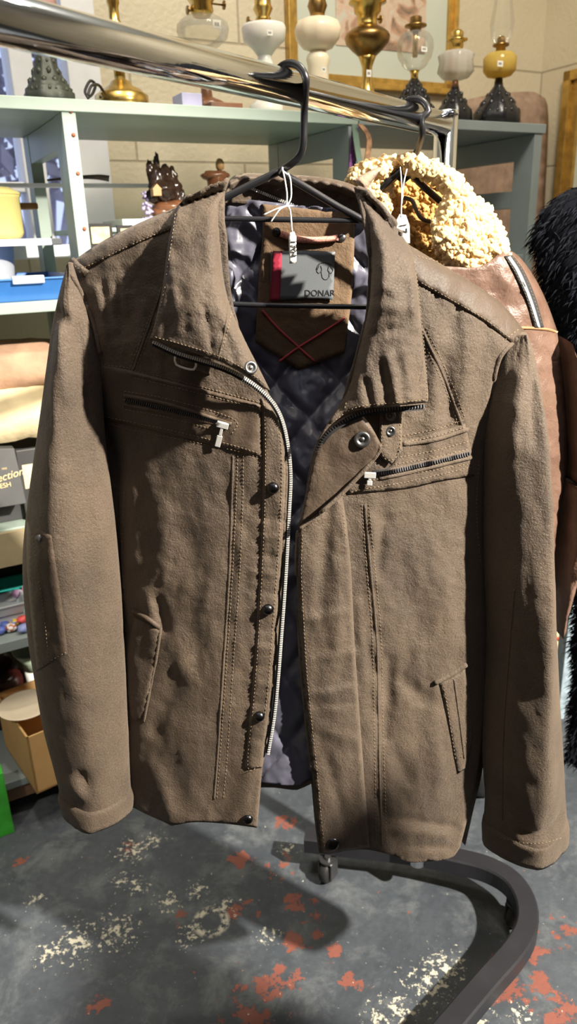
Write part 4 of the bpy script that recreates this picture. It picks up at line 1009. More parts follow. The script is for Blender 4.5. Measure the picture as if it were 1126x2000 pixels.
def pos_lin(P, rd):
    u = np.clip((P[:, 0] - 585) / 390, -1, 1)
    base = -.018 - .040 * np.sqrt(np.maximum(0, 1 - u ** 2)) + .086 * np.clip((P[:, 1] - 720) / 420, 0, 1)
    v_ = np.exp(-((P[:, 0] - 452) / 16) ** 2 - ((P[:, 1] - 560) / 90) ** 2) * .008
    return Jp(P, base + .0075 * quilt(P) + .0035 * nz(P, 70, 4.4, 1.6, .6) + .0015 * nz(P, 22, 1.4) + v_)
lin = panel('quilted_lining', LN_, pos_lin, M['lining'], jk, 5.0, .002, 'lin')
# leather patch at the neck, with label and loop
NP = [(512, 398, 1), (600, 408), (693, 418, 1), (688, 560), (672, 690, 1), (583, 722, 1), (498, 668, 1), (504, 560), (512, 460)]
npo = panel('neck_patch', NP, lambda P, rd: Jp(P, -.0455 + .0016 * nz(P, 60, 6) + .0006 * nz(P, 9, 6) - .002 * (1 - np.clip(rd / 4, 0, 1))), M['patch'], jk, 6, .003, 'np')
lbo = panel('brand_label', [(528, 492, 1), (590, 489), (654, 492, 1), (650, 586, 1), (600, 583), (527, 588, 1)], lambda P, rd: Jp(P, -.0412 + 0 * rd), M['label'], npo, 8, .0022, 'lb')
panel('red_tab', [(533, 490, 1), (551, 490, 1), (546, 586, 1), (526, 588, 1)], lambda P, rd: Jp(P, -.0402 + 0 * rd), M['red_label'], npo, 6, .0012, 'rt', label='narrow dark red tab along the left of the label')
def flat_text(body, name, mat, parent, key, p0, p1, pu, size_px, **kw):
    q, _ = hits([p0, p1, pu], [key], .0003); s = np.linalg.norm(q[1] - q[0]) / np.linalg.norm(np.subtract(p1, p0))
    return text_mesh(body, name, M[mat], parent, q[0], q[1] - q[0], q[2] - q[0], size_px * s, **kw)
flat_text('DONAR', 'label_lettering', 'black_ink', npo, 'lb', (594, 578), (648, 578), (594, 558), 16.5)
lg = [[(617, 527), (622, 516), (634, 513), (645, 516), (650, 527)], [(624, 517), (618, 530), (622, 534), (628, 528), (626, 519)], [(643, 517), (650, 529), (646, 534), (640, 528), (642, 519)], [(627, 530), (629, 542), (633, 546), (638, 546), (642, 541), (643, 530)]]
ridges(lg, ['lb'], npo, M['black_ink'], .00035, .0002, 'label_emblem')
flat_text('1704', 'x', 'black_ink', npo, 'lb', (0, 0), (1, 0), (0, -1), 1) if False else None
ridges([[(512, 606), (540, 638), (572, 668), (614, 706)]], ['np'], npo, M['red_thread'], .0013, .001, 'red_stitch'); ridges([[(673, 621), (620, 655), (580, 680), (545, 706)]], ['np'], npo, M['red_thread'], .0013, .001, 'red_stitch')
q, _ = hits(spline([(548, 456), (575, 466), (610, 469), (640, 467), (660, 464)], 5), ['np'], .004)
MB().add(*tube(q, .0032, 8)).obj('hanging_loop', M['pink_thread'], npo)
def stud(px, py, keys, parent, r=.0044, mat='dark_metal', name='rivet', dome=.003, hole=False):
    p, n = hits([(px, py)], keys); p, n = p[0], np.array(n[0]); vd = (CAMP - p) / np.linalg.norm(CAMP - p); n = n * .5 + vd * .5; n /= np.linalg.norm(n)
    if hole: pr = [(r, 0), (r * 1.02, dome * .4), (r * .85, dome * .8), (r * .55, dome * .55), (r * .42, dome * .1), (r * .30, dome * .1), (r * .25, dome * .5), (.0002, dome * .5)]
    else: pr = [(r, 0), (r, dome * .4), (r * .75, dome * .85), (r * .3, dome), (.0002, dome)]
    return MB().add(*lathe(pr, p - n * .0002, n, 20)).obj(name, M[mat], parent)
stud(540, 453, ['np'], npo); stud(667, 464, ['np'], npo, mat='gun')
# yokes, chest panels, straps laid over the fronts
yk = [(137, 513, 1), (200, 471), (270, 436), (345, 404, 1), (345, 446, 1), (295, 464), (230, 494), (166, 528, 1)]
def onbody(off):
    return lambda P, rd: Jp(P, dB(P) + off - .003 * (1 - np.sqrt(1 - (1 - np.clip(np.minimum(rd, 60) / 4, 0, 1)) ** 2)))
yl = panel('shoulder_yoke', yk, onbody(.004), LE, jk, 7, .002, 'yl')
panel('shoulder_tab', [(130, 512, 1), (143, 502, 1), (172, 528, 1), (160, 541, 1), (143, 528)], onbody(.007), LE, jk, 6, .002, 'tabl')
yr = panel('shoulder_yoke', [(745, 405, 1), (790, 469), (820, 491), (880, 527), (940, 564), (985, 599), (1027, 650, 1), (1003, 673, 1), (940, 626), (880, 590), (812, 552, 1), (780, 500)], onbody(.004), M['leather_smooth'], jk, 7, .002, 'yr')
stitches([[(150, 524), (168, 521), (235, 488), (300, 459), (345, 442)], [(136, 507), (160, 536)]], ['yl', 'tabl', 'fl'], yl)
stitches([[(822, 552), (880, 585), (945, 623), (1000, 664)], [(985, 664), (1016, 640)], [(815, 500), (860, 512)]], ['yr', 'fr'], yr)
# chest band left (holds the zip pocket) and right
cl_ = [(197, 712, 1), (258, 724), (380, 756), (508, 792, 1), (510, 893, 1), (440, 876), (340, 850), (193, 818, 1)]
chl = panel('chest_band', cl_, over(BODY, .003, 4, .002), M['leather_smooth'], jk, 6, .002, 'chl')
chr_ = panel('chest_band', [(785, 862, 1), (840, 848), (908, 828, 1), (924, 900), (926, 930, 1), (860, 940), (790, 955), (678, 966, 1), (680, 948), (712, 925, 1), (760, 912)], over(BODY, .003, 4, .002), LE, jk, 6, .002, 'chr')
stitches([[(203, 712), (258, 720)], [(262, 724), (380, 752), (507, 786)], [(262, 738), (380, 766), (507, 798)], [(196, 812), (330, 840), (440, 866), (508, 886)], [(196, 823), (250, 838), (440, 876), (508, 894)],
          [(243, 764), (330, 780), (455, 818), (452, 850)], [(243, 764), (240, 800)], [(245, 800), (330, 816), (420, 840)]], ['chl', 'fl'], chl)
stitches([[(786, 852), (850, 838), (906, 820)], [(788, 864), (850, 852), (908, 834)], [(780, 893), (850, 880), (915, 862)], [(770, 907), (850, 893), (918, 876)], [(760, 930), (850, 912), (920, 897)], [(685, 962), (712, 955), (800, 940), (922, 912)], [(712, 940), (800, 926), (922, 905)]], ['chr', 'fr'], chr_)
ridges([[(786, 868), (850, 858), (912, 838)], [(735, 922), (800, 910), (917, 880)], [(740, 934), (800, 922), (920, 893)]], ['chr', 'fr'], chr_, LE, .0026, -.0008)
ridges([[(258, 729), (380, 760), (508, 794)], [(243, 772), (330, 790), (452, 828)], [(243, 790), (330, 806), (440, 832)]], ['chl'], chl, M['leather_smooth'], .0022, -.0006)
# diagonal chest seams
ridges([[(318, 560), (290, 640), (256, 735)], [(455, 890), (452, 1000), (446, 1150), (436, 1300), (425, 1470), (418, 1560)], [(240, 880), (236, 1000), (242, 1150)]], ['fl', 'yl'], fl, LE, .0016, -.0006)
stitches([[(322, 540), (288, 630), (250, 728)], [(332, 540), (300, 630), (264, 722)], [(464, 890), (460, 1000), (452, 1150), (442, 1300), (430, 1470), (423, 1560)], [(475, 890), (473, 1000), (466, 1150), (455, 1300), (444, 1470), (436, 1560)], [(242, 960), (238, 1060), (244, 1170)]], ['fl'], fl)
ridges([[(822, 640), (850, 700), (880, 770), (903, 836)], [(712, 985), (722, 1100), (735, 1250), (738, 1400), (742, 1560), (745, 1650)]], ['fr'], fr, LE, .0018, -.0006)
stitches([[(832, 640), (860, 700), (890, 768), (908, 820)], [(820, 654), (848, 712), (876, 776), (896, 836)], [(706, 985), (715, 1100), (727, 1250), (730, 1400), (733, 1560), (735, 1650)], [(720, 985), (731, 1100), (744, 1250), (747, 1400), (752, 1560), (755, 1650)], [(935, 900), (930, 1000), (938, 1100)]], ['fr'], fr)
# snap strip (left front edge) and fly flap (right front edge)
pl_ = panel('snap_placket', [(510, 778, 1), (540, 805), (551, 845), (556, 890), (557, 940), (554, 1000), (550, 1080), (544, 1160), (538, 1240), (532, 1320), (524, 1400), (512, 1499, 1), (478, 1505, 1), (489, 1380), (497, 1280), (503, 1180), (508, 1080), (512, 980), (513, 880)], over(['fl', 'chl'], .004, 4, .003), LE, jk, 6, .003, 'pll')
stitches([[(516, 790), (518, 880), (517, 980), (513, 1080), (508, 1180), (502, 1280), (494, 1380), (484, 1498), (510, 1493)], [(545, 830), (550, 900), (548, 1000), (543, 1080), (537, 1160), (531, 1240), (525, 1320), (517, 1400)]], ['pll'], pl_)
ff = panel('fly_flap', [(581, 1036, 1), (640, 985), (668, 968, 1), (676, 1020), (685, 1110), (692, 1250), (702, 1400), (714, 1560), (722, 1656, 1), (680, 1660), (640, 1667), (626, 1665, 1), (617, 1600), (608, 1500), (597, 1400), (588, 1300), (582, 1200), (579, 1120)], over(['fr'], .007, 6, .006), LE, jk, 6, .004, 'ff')
stitches([[(590, 1045), (588, 1120), (592, 1200), (598, 1300), (607, 1400), (618, 1500), (627, 1600), (634, 1660)], [(668, 990), (676, 1060)]], ['ff'], ff)
ridges([[(582, 1040), (580, 1120), (583, 1200), (589, 1300), (598, 1400), (609, 1500), (618, 1600), (626, 1663)]], ['ff'], ff, LE, .0028, -.001, 'rolled_edge')
def pos_fold(P, rd):
    t = np.clip((1030 - P[:, 1]) / 190, 0, 1); k = np.clip(rd / 4, 0, 1)
    s = np.clip((P[:, 0] - 600) / 140, 0, 1)
    return Jp(P, dB(P, .5) + .010 + .014 * t * (.35 + .65 * s) + .002 * nz(P, 60, 7) - .002 * (1 - k))
tf = panel('folded_flap', [(582, 1033, 1), (592, 985), (606, 920), (616, 880), (640, 838), (676, 812), (705, 808, 1), (724, 832), (743, 866, 1), (736, 888), (690, 940), (640, 988), (612, 1012)], pos_fold, M['leather_smooth'], jk, 6, .003, 'tf')
ridges([[(742, 868), (735, 889), (690, 941), (640, 989), (585, 1032)]], ['tf'], tf, LE, .0022, -.0004, 'worn_edge')
# eyelet strap
es = panel('eyelet_strap', [(742, 792, 1), (785, 792, 1), (785, 880, 1), (763, 908, 1), (738, 888, 1)], over(BODY + ['chr'], .007, 4, .002), LE, jk, 6, .003, 'es')
for x, y in ((762, 812), (762, 842)):
    stud(x, y, ['es'], es, .0052, 'gun', 'eyelet', .0024, True)
stitches([[(747, 800), (745, 882), (763, 899), (780, 876), (780, 800)]], ['es'], es)
# lower pockets
pw = panel('pocket_flap', [(262, 1205, 1), (300, 1222), (314, 1230, 1), (306, 1280), (292, 1350), (282, 1404, 1), (255, 1400), (246, 1300)], over(BODY, .0045, 4, .003), LE, jk, 6, .002, 'pwl')
ridges([[(260, 1193), (285, 1206), (312, 1226)]], ['pwl', 'fl'], pw, M['leather_smooth'], .0032, .001, 'welt'); ridges([[(314, 1226), (304, 1290), (290, 1360), (280, 1410)]], ['pwl', 'fl'], pw, LE, .0018, .0, 'edge_piping')
stitches([[(264, 1200), (288, 1213), (308, 1228)]], ['pwl', 'fl'], pw)
pw2 = panel('pocket_flap', [(858, 1336, 1), (908, 1308, 1), (917, 1370), (922, 1440), (910, 1500, 1), (893, 1512, 1), (880, 1440), (868, 1380)], over(BODY, .0045, 4, .003), LE, jk, 6, .002, 'pwr')
ridges([[(848, 1334), (878, 1318), (910, 1297)]], ['pwr', 'fr'], pw2, LE, .0034, .001, 'welt'); ridges([[(886, 1326), (896, 1400), (906, 1480)]], ['pwr', 'fr'], pw2, LE, .0014, .0, 'edge_piping')
stitches([[(845, 1331), (862, 1327), (909, 1302)], [(866, 1340), (876, 1400), (890, 1490)], [(900, 1480), (912, 1440)]], ['pwr', 'fr'], pw2)
# snaps
for x, y in ((533, 953), (523, 1190), (506, 1399), (484, 1599)): stud(x, y, ['pll', 'fl'], jk, .0062, 'dark_metal', 'snap_button', .005)
stud(649, 1647, ['ff'], jk, .0085, 'dark_metal', 'snap_button', .004); stud(707, 858, ['tf'], jk, .0082, 'gun', 'snap_button', .004, True)

# ---- sleeves
def sleeve(name, rows, d0, T, ridge, key, seed, foldlist):
    R_ = np.array(rows, float); n = len(R_)
    Lp = spline(R_[:, :2], 9); m = len(Lp); s_in = np.concatenate([[0], np.cumsum(np.linalg.norm(np.diff(R_[:, :2], axis=0), axis=1))]); s_in /= s_in[-1]
    s_l = np.concatenate([[0], np.cumsum(np.linalg.norm(np.diff(Lp, axis=0), axis=1))]); s_l /= s_l[-1]
    Rp = np.column_stack([np.interp(s_l, s_in, R_[:, 2]), np.interp(s_l, s_in, R_[:, 3])])
    for _ in range(3): Rp[1:-1] = (Rp[:-2] + 2 * Rp[1:-1] + Rp[2:]) / 4
    L3, R3 = Jp(Lp, d0), Jp(Rp, d0); NS = 56; v = np.zeros((m, NS, 3))
    wid = np.linalg.norm(R3 - L3, axis=1); Ts = np.interp(s_l, [q[0] for q in T], [q[1] for q in T]); u0 = np.interp(s_l, [q[0] for q in ridge], [q[1] for q in ridge])
    for i in range(m):
        mid = (L3[i] + R3[i]) / 2; h = (R3[i] - L3[i]) / 2
        for k in range(NS):
            a = 2 * math.pi * k / NS; c, s = math.cos(a), math.sin(a)
            if s >= 0:
                sa = math.sqrt((c - u0[i]) ** 2 + .012) - .11; tent = 1 - max(0, sa) / ((1 - u0[i]) if c > u0[i] else (1 + u0[i])); dep = .42 * s + .58 * max(0, tent)
            else: dep = s * .8
            px = (Lp[i] + Rp[i]) / 2 + (Rp[i] - Lp[i]) / 2 * c
            nn = noise.fractal(Vector((c * 1.6 + seed, s_l[i] * 7, s + seed)), 1, 2, 3) * .0032 + noise.fractal(Vector((c * 5 + seed, s_l[i] * 24, s * 3 + seed)), 1, 2, 3) * .0011
            fo = 0
            if s > -.2:
                for x0, y0, x1, y1, w_, am in foldlist:
                    A = np.array([x0, y0]); ab = np.array([x1 - x0, y1 - y0]); t = np.dot(px - A, ab) / np.dot(ab, ab)
                    if -.4 < t < 1.4:
                        tc = min(1, max(0, t)); fo += am * .001 * max(0, 1 - abs(t - .5)) ** .6 * math.exp(-(np.linalg.norm(px - A - tc * ab) / w_) ** 2)
            e = 1 - abs(c) ** 6
            v[i, k] = mid + h * c + np.array([0, -(Ts[i] * dep + (nn + fo) * e * (1 if s >= 0 else .4)), 0])
    f = [(i * NS + k, (i + 1) * NS + k, (i + 1) * NS + (k + 1) % NS, i * NS + (k + 1) % NS) for i in range(m - 1) for k in range(NS)]
    V = v.reshape(-1, 3)
    f += [tuple(range(NS))]
    a_, b_, c_ = V[f[NS * 3 + NS // 4][0]], V[f[NS * 3 + NS // 4][1]], V[f[NS * 3 + NS // 4][2]]
    if np.dot(np.cross(b_ - a_, c_ - a_), a_ - CAMP) > 0: f = [q[::-1] for q in f]
    add_bvh(key, V, f)
    o = mesh(name, V, f, LE, jk); sm = o.modifiers.new('thickness', 'SOLIDIFY'); sm.thickness = .003; sm.offset = -1
    # cuff: last part of the sleeve again, slightly larger
    return o, v, s_l
def cuff(o, v, i0, key):
    m, NS = v.shape[:2]; w_ = v[i0:].copy(); q = len(w_)
    for i in range(q):
        c = w_[i].mean(0); dr = w_[i] - c; l = np.linalg.norm(dr, axis=1)[:, None]; g = .0035 * min(1, (i + .3) / 2)
        w_[i] = c + dr * (1 + g / l)
    V = w_.reshape(-1, 3); f = [(i * NS + k, (i + 1) * NS + k, (i + 1) * NS + (k + 1) % NS, i * NS + (k + 1) % NS) for i in range(q - 1) for k in range(NS)]
    a_, b_, c_ = V[f[NS // 4][0]], V[f[NS // 4][1]], V[f[NS // 4][2]]
    if np.dot(np.cross(b_ - a_, c_ - a_), a_ - CAMP) > 0: f = [x[::-1] for x in f]
    add_bvh(key, V, f)
    c = mesh('cuff', V, f, LE, o); sm = c.modifiers.new('thickness', 'SOLIDIFY'); sm.thickness = .005; sm.offset = -1
    return c
SLL = [(135, 512, 140, 514), (124, 542, 156, 560), (113, 588, 176, 608), (103, 640, 191, 662), (95, 700, 199, 718), (86, 770, 199, 788), (75, 850, 204, 860), (66, 910, 211, 922), (55, 990, 222, 1008), (47, 1080, 230, 1090), (48, 1150, 236, 1160), (56, 1240, 241, 1250), (70, 1330, 246, 1340), (86, 1420, 250, 1420), (104, 1488, 252, 1488), (115, 1530, 254, 1532), (120, 1555, 256, 1556), (126, 1578, 254, 1578)]
sl, svl, ssl = sleeve('sleeve', SLL, .004, [(0, .008), (.08, .022), (.2, .040), (.5, .056), (1, .042)], [(0, 0), (.12, -.3), (.3, -.2), (.45, -.08), (.7, .12), (.9, .25), (1, .0)], 'sl', 2.0,
    [(112, 600, 140, 625, 12, -8), (135, 640, 150, 760, 12, 7), (160, 640, 190, 900, 12, -6), (120, 700, 140, 900, 9, 4), (175, 1470, 195, 1515, 12, -7), (160, 1490, 200, 1520, 12, 5), (150, 900, 160, 1100, 14, 4), (205, 900, 222, 1100, 16, 4), (120, 1505, 200, 1500, 14, 4)])
i_c = int(np.searchsorted(ssl, .955)); cfl = cuff(sl, svl, i_c, 'cfl')
ep = panel('elbow_patch', [(52, 1018, 1), (80, 1036), (100, 1046, 1), (118, 1160), (132, 1276, 1), (100, 1295), (72, 1312, 1), (60, 1200), (52, 1100)], over(['sl'], .0025, 4, .002), M['leather_smooth'], sl, 7, .0015, 'ep')
stud(77, 1051, ['ep'], sl, .0042, 'gun', 'rivet', .003)
stitches([[(62, 1040), (76, 1130), (88, 1220), (96, 1300)], [(74, 1306), (100, 1290), (130, 1273)]], ['ep', 'sl'], sl)
SLR = [(1006, 655, 1027, 649), (985, 680, 1041, 688), (966, 722, 1049, 738), (952, 780, 1055, 800), (946, 850, 1060, 868), (945, 950, 1065, 960), (945, 1050, 1070, 1060), (947, 1130, 1074, 1140), (951, 1210, 1078, 1220), (950, 1290, 1084, 1300), (946, 1380, 1090, 1390), (943, 1460, 1095, 1460), (945, 1520, 1099, 1520), (948, 1560, 1101, 1556), (946, 1600, 1104, 1592), (947, 1645, 1103, 1640)]
sr, svr, ssr = sleeve('sleeve', SLR, .004, [(0, .012), (.08, .030), (.2, .052), (.5, .070), (.85, .060), (1, .046)], [(0, .5), (.15, .75), (.3, .72), (.45, .55), (.7, .25), (1, -.02)], 'sr', 6.0,
    [(1000, 720, 985, 860, 12, 6), (1030, 700, 1022, 860, 9, -4), (975, 780, 965, 960, 12, 4), (1005, 1580, 1080, 1565, 9, -8), (1000, 1600, 1085, 1590, 12, 6), (970, 1150, 985, 1400, 14, 3), (1045, 1430, 1055, 1540, 14, 4), (1060, 900, 1062, 1100, 10, -3)])
i_c = int(np.searchsorted(ssr, .945)); cfr = cuff(sr, svr, i_c, 'cfr')
stitches([[(976, 1635), (1020, 1646), (1060, 1646), (1098, 1636)]], ['cfr', 'sr'], cfr)
ridges([[(1004, 1150), (992, 1300), (982, 1450), (980, 1600)]], ['sr'], sr, LE, .0012, -.0004)
ridges([[(1010, 660), (975, 700), (958, 770)]], ['sr', 'fr'], sr, LE, .0025, 0, 'armhole_seam'); ridges([[(138, 535), (160, 575), (182, 628), (197, 690)]], ['sl', 'fl'], sl, LE, .0025, 0, 'armhole_seam')

# ---- collar
def pos_cl(P, rd):
    x, y = P[:, 0], P[:, 1]; t = np.clip((y - 385) / 230, 0, 1); t = t * t * (3 - 2 * t)
    xin = np.interp(y, [360, 400, 470, 540, 600, 660, 710, 760], [455, 432, 430, 435, 448, 475, 500, 526])
    xout = np.interp(y, [360, 400, 470, 560, 640, 690], [390, 345, 330, 318, 300, 292])
    u = np.clip((x - xout) / (xin - xout + 1e-6), 0, 1)
    d = dB(P, .15) + .006 + .034 * t + .010 * np.sin(math.pi * np.clip(u, 0, 1)) * t
    roll = np.clip((xin - x) / 26, 0, 1); d -= .022 * (1 - np.sqrt(1 - (1 - roll) ** 2)) * (1 - np.clip((y - 660) / 100, 0, 1))
    d += .004 * (1 - t)
    d += .0028 * nz(P, 55, 3.3, 1.5, .8) + .0012 * nz(P, 20, 7.7)
    for x0, y0, x1, y1, w_, a in ((330, 500, 345, 600, 9, 3), (470, 715, 515, 740, 10, 3), (398, 600, 415, 690, 6, -3), (445, 660, 455, 700, 6, -2)):
        A = np.array([x0, y0]); ab = np.array([x1 - x0, y1 - y0]); tt = np.clip(((P[:, :2] - A) @ ab) / (ab @ ab), 0, 1); d += a * .001 * np.exp(-(np.linalg.norm(P[:, :2] - A - tt[:, None] * ab, axis=1) / w_) ** 2)
    return Jp(P, d - .003 * (1 - np.sqrt(1 - (1 - np.clip(rd / 6, 0, 1)) ** 2)))
CLL = [(345, 402, 1), (370, 384), (410, 362), (448, 350, 1), (432, 402), (430, 470), (436, 540), (450, 600), (476, 660), (502, 712), (527, 762, 1), (510, 756), (470, 728), (432, 708), (380, 690), (330, 673), (292, 664, 1), (302, 630), (317, 560), (329, 470)]
cl = panel('collar_leaf', CLL, pos_cl, LE, jk, 6, .004, 'cl')
def pos_cr(P, rd):
    x, y = P[:, 0], P[:, 1]; t = np.clip((y - 385) / 200, 0, 1); t = t * t * (3 - 2 * t)
    xin = np.interp(y, [372, 400, 440, 480, 530, 590, 640, 700, 760, 810, 860], [690, 702, 716, 722, 724, 720, 710, 695, 680, 655, 620])
    xout = np.interp(y, [372, 400, 450, 490, 540, 620, 785], [715, 748, 778, 803, 813, 822, 836])
    u = np.clip((xout - x) / (xout - xin + 1e-6), 0, 1)
    d = dB(P, .15) + .005 + .024 * t + .010 * np.sin(math.pi * u) * t
    roll = np.clip((x - xin) / 28, 0, 1); d -= .024 * (1 - np.sqrt(1 - (1 - roll) ** 2)) * (1 - np.clip((y - 700) / 120, 0, 1))
    d += .004 * (1 - t)
    d += .003 * nz(P, 60, 13.3, 1.8, .6) + .0012 * nz(P, 20, 17.7)
    for x0, y0, x1, y1, w_, a in ((752, 470, 748, 560, 12, 4), (728, 655, 780, 640, 9, -3), (715, 745, 725, 790, 7, -4), (760, 700, 775, 785, 8, 4), (745, 720, 755, 790, 6, -3), (790, 690, 800, 780, 9, 3), (735, 600, 800, 600, 14, 3), (800, 520, 812, 640, 8, 3)):
        A = np.array([x0, y0]); ab = np.array([x1 - x0, y1 - y0]); tt = np.clip(((P[:, :2] - A) @ ab) / (ab @ ab), 0, 1); d += a * .001 * np.exp(-(np.linalg.norm(P[:, :2] - A - tt[:, None] * ab, axis=1) / w_) ** 2)
    return Jp(P, d - .003 * (1 - np.sqrt(1 - (1 - np.clip(rd / 6, 0, 1)) ** 2)))
CRL = [(690, 366, 1), (715, 376), (748, 403), (778, 450), (803, 490), (813, 540), (821, 620), (829, 700), (836, 772), (833, 786, 1), (780, 792), (725, 797), (682, 806), (648, 828), (620, 862, 1), (648, 812), (680, 760), (696, 700), (711, 640), (721, 590), (724, 530), (721, 480), (713, 440), (700, 400)]
crr = panel('collar_leaf', CRL, pos_cr, LE, jk, 6, .004, 'cr')
def pos_cs(P, rd):
    x, y = P[:, 0], P[:, 1]; top = np.interp(x, [430, 448, 480, 530, 600, 660, 700, 745], [400, 351, 338, 340, 343, 352, 368, 402])
    u = np.clip((x - 575) / 150, -1, 1); base = -.030 - .030 * np.sqrt(np.maximum(0, 1 - u * u))
    k = np.clip((y - top) / 22, 0, 1); roll = .016 * np.sqrt(np.maximum(0, 1 - (1 - 2 * k) ** 2)) * (k < .5) + .016 * (k >= .5) * np.maximum(0, 1 - (k - .5) * 2) ** .5
    pl = np.abs(np.sin((x + (y - top) * .25) * .115 + 1.5 * np.sin(x * .021))) ** .5 * .006 * np.exp(-((y - top - 12) / 22) ** 2)
    return Jp(P, base + roll + pl + .0025 * nz(P, 30, 4) - .004 * np.clip(1 - (y - top) / 4, 0, 1))
CST = [(428, 402, 1), (448, 351), (480, 338), (530, 340), (600, 343), (660, 352), (700, 367), (740, 398, 1), (722, 440, 1), (690, 424), (640, 414), (560, 408), (500, 400), (455, 396)]
cs_ = panel('collar_stand', CST, pos_cs, M['leather_smooth'], jk, 5, .006, 'cs')
# zip hidden in the collar stand
def teeth(path, keys, off, parent, pitch=4.4, w_=.0016, l_=.0013, mat='steel', name='zip_teeth', side=1, tape=True, tapew=.0040):
    Q = spline(path, 1.0); cum = np.concatenate([[0], np.cumsum(np.linalg.norm(np.diff(Q, axis=0), axis=1))]); ss = np.arange(0, cum[-1], pitch)
    C_ = np.column_stack([np.interp(ss, cum, Q[:, 0]), np.interp(ss, cum, Q[:, 1])]); p, n = hits(C_, keys, off)
    for _ in range(2): p[1:-1] = (p[:-2] + 2 * p[1:-1] + p[2:]) / 4
    T, _, _ = frame_path(p); mb = MB()
    for i in range(len(p)):
        vd = CAMP - p[i]; vd /= np.linalg.norm(vd); sd = np.cross(T[i], vd); sd /= np.linalg.norm(sd); up = np.cross(sd, T[i])
        mb.add(*boxax(p[i] - T[i] * l_ / 2 - sd * w_ + up * .0002, T[i] * l_, sd * w_ * 2, up * .0018))
    o = mb.obj(name, M[mat], parent, smooth=False)
    if tape:
        v = []; 
        for i in range(len(p)):
            vd = CAMP - p[i]; vd /= np.linalg.norm(vd); sd = np.cross(T[i], vd); sd /= np.linalg.norm(sd)
            for a in (-tapew, tapew * .4):
                for b_ in (-.0006, .0001): v.append(p[i] + sd * side * a + vd * b_)
        f = []
        for i in range(len(p) - 1):
            k = 4 * i; f += [(k, k + 4, k + 6, k + 2), (k + 1, k + 3, k + 7, k + 5), (k, k + 1, k + 5, k + 4), (k + 2, k + 6, k + 7, k + 3)]
        mesh('zip_tape', v, f, M['tape'], parent, smooth=False)
    return o
zp = [(300, 668), (345, 689), (390, 703), (432, 716), (470, 734), (508, 760), (536, 790), (553, 826), (564, 880), (568, 935), (565, 1000), (561, 1080), (556, 1160), (550, 1240), (544, 1320), (536, 1400), (524, 1472)]
ALL = ['fl', 'fr', 'lin', 'pll', 'chl']
def zip_at(path, dfun, parent, **kw):
    """zip laid along its own line at the garment edge"""
    Q = spline(path, 1.0); add = Jp(Q, dfun(Q)); w_ = []
    for i in range(len(Q)): w_.append(add[i])
    V = []; F = []
    T, U_, W_ = frame_path(np.array(w_))
    for i in range(len(Q)):
        vd = CAMP - w_[i]; vd /= np.linalg.norm(vd); sd = np.cross(T[i], vd); V += [w_[i] - sd * .02, w_[i] + sd * .02]
    F = [(2 * i, 2 * i + 1, 2 * i + 3, 2 * i + 2) for i in range(len(Q) - 1)]
    add_bvh('ztmp', V, F); return teeth(path, ['ztmp'], 0.0, parent, **kw)
zl_d = lambda Q: dB(Q, .0) + np.interp(Q[:, 1], [660, 720, 780, 850, 1480], [.030, .024, .010, .001, .000]) 
zip_at(zp, zl_d, jk, side=-1)
zip_at([(826, 793), (780, 797), (727, 802), (690, 812), (655, 833), (630, 856), (616, 890), (610, 930), (612, 960)], lambda Q: dB(Q, 0) + np.interp(Q[:, 1], [790, 850, 960], [.022, .016, .0]), jk, mat='gun', pitch=5.6)
teeth([(486, 366), (520, 380), (560, 396), (590, 406), (612, 409)], ['cs'], .001, cs_, pitch=4, w_=.0014, l_=.0011, tape=False)
teeth([(246, 782), (300, 793), (360, 808), (425, 824)], ['chl'], .0005, chl, pitch=4.2, w_=.0016, l_=.0012, mat='dark_metal', tapew=.004)
teeth([(730, 926), (770, 920), (840, 904), (916, 886)], ['chr', 'fr'], .0012, chr_, pitch=4.6, w_=.0020, l_=.0013, mat='dark_metal', tapew=.004)
def puller(a, b, keys, parent):
    (pa, pb), _ = hits([a, b], keys, .004); ax_ = pb - pa; L_ = np.linalg.norm(ax_); ax_ /= L_; vd = CAMP - pa; vd /= np.linalg.norm(vd); sd = np.cross(ax_, vd); sd /= np.linalg.norm(sd); up = np.cross(sd, ax_)
    mb = MB(); mb.add(*boxax(pa - sd * .006 - ax_ * .004 - up * .002, sd * .012, ax_ * .006, up * .004))
    q = [pa, pa + ax_ * L_ * .45, pa + ax_ * L_ * .5, pb]
    for (s0, s1, wd) in ((0, .45, .0016), (.45, 1, .0028)):
        mb.add(*boxax(pa + ax_ * L_ * s0 - sd * wd, ax_ * L_ * (s1 - s0), sd * wd * 2, up * .0016))
    return mb.obj('zip_puller', M['steel'], parent, smooth=False, bevel=.0006)
puller((434, 832), (424, 872), ['chl', 'fl'], chl); puller((722, 930), (721, 948), ['chr', 'fr', 'tf'], chr_)
stitches([[(322, 560), (306, 630), (299, 655), (340, 668), (400, 686), (445, 703), (490, 730), (520, 752)], [(343, 410), (335, 470), (324, 540)], [(452, 610), (440, 660), (426, 702)]], ['cl'], cl)
ridges([[(448, 560), (440, 640), (425, 704)]], ['cl'], cl, LE, .0012, -.0003)
stitches([[(806, 496), (816, 560), (824, 640), (832, 720), (833, 780)], [(828, 781), (780, 786), (720, 791), (685, 800), (652, 822)], [(683, 758), (672, 800)]], ['cr'], crr)
stud(489, 718, ['cl'], cl, .0062, 'gun', 'eyelet', .003, True)
# buckle under the left collar
bk, _ = hits([(342, 694), (344, 712), (378, 722), (383, 704)], ['fl', 'chl'], .010); MB().add(*tube(spline(list(bk), .004), .0011, 6)).obj('buckle', M['steel'], jk)
panel('buckle_strap', [(352, 690, 1), (412, 700, 1), (410, 732, 1), (352, 712, 1)], over(['fl', 'chl'], .0035, 3, .002), LE, jk, 6, .002, 'bks')

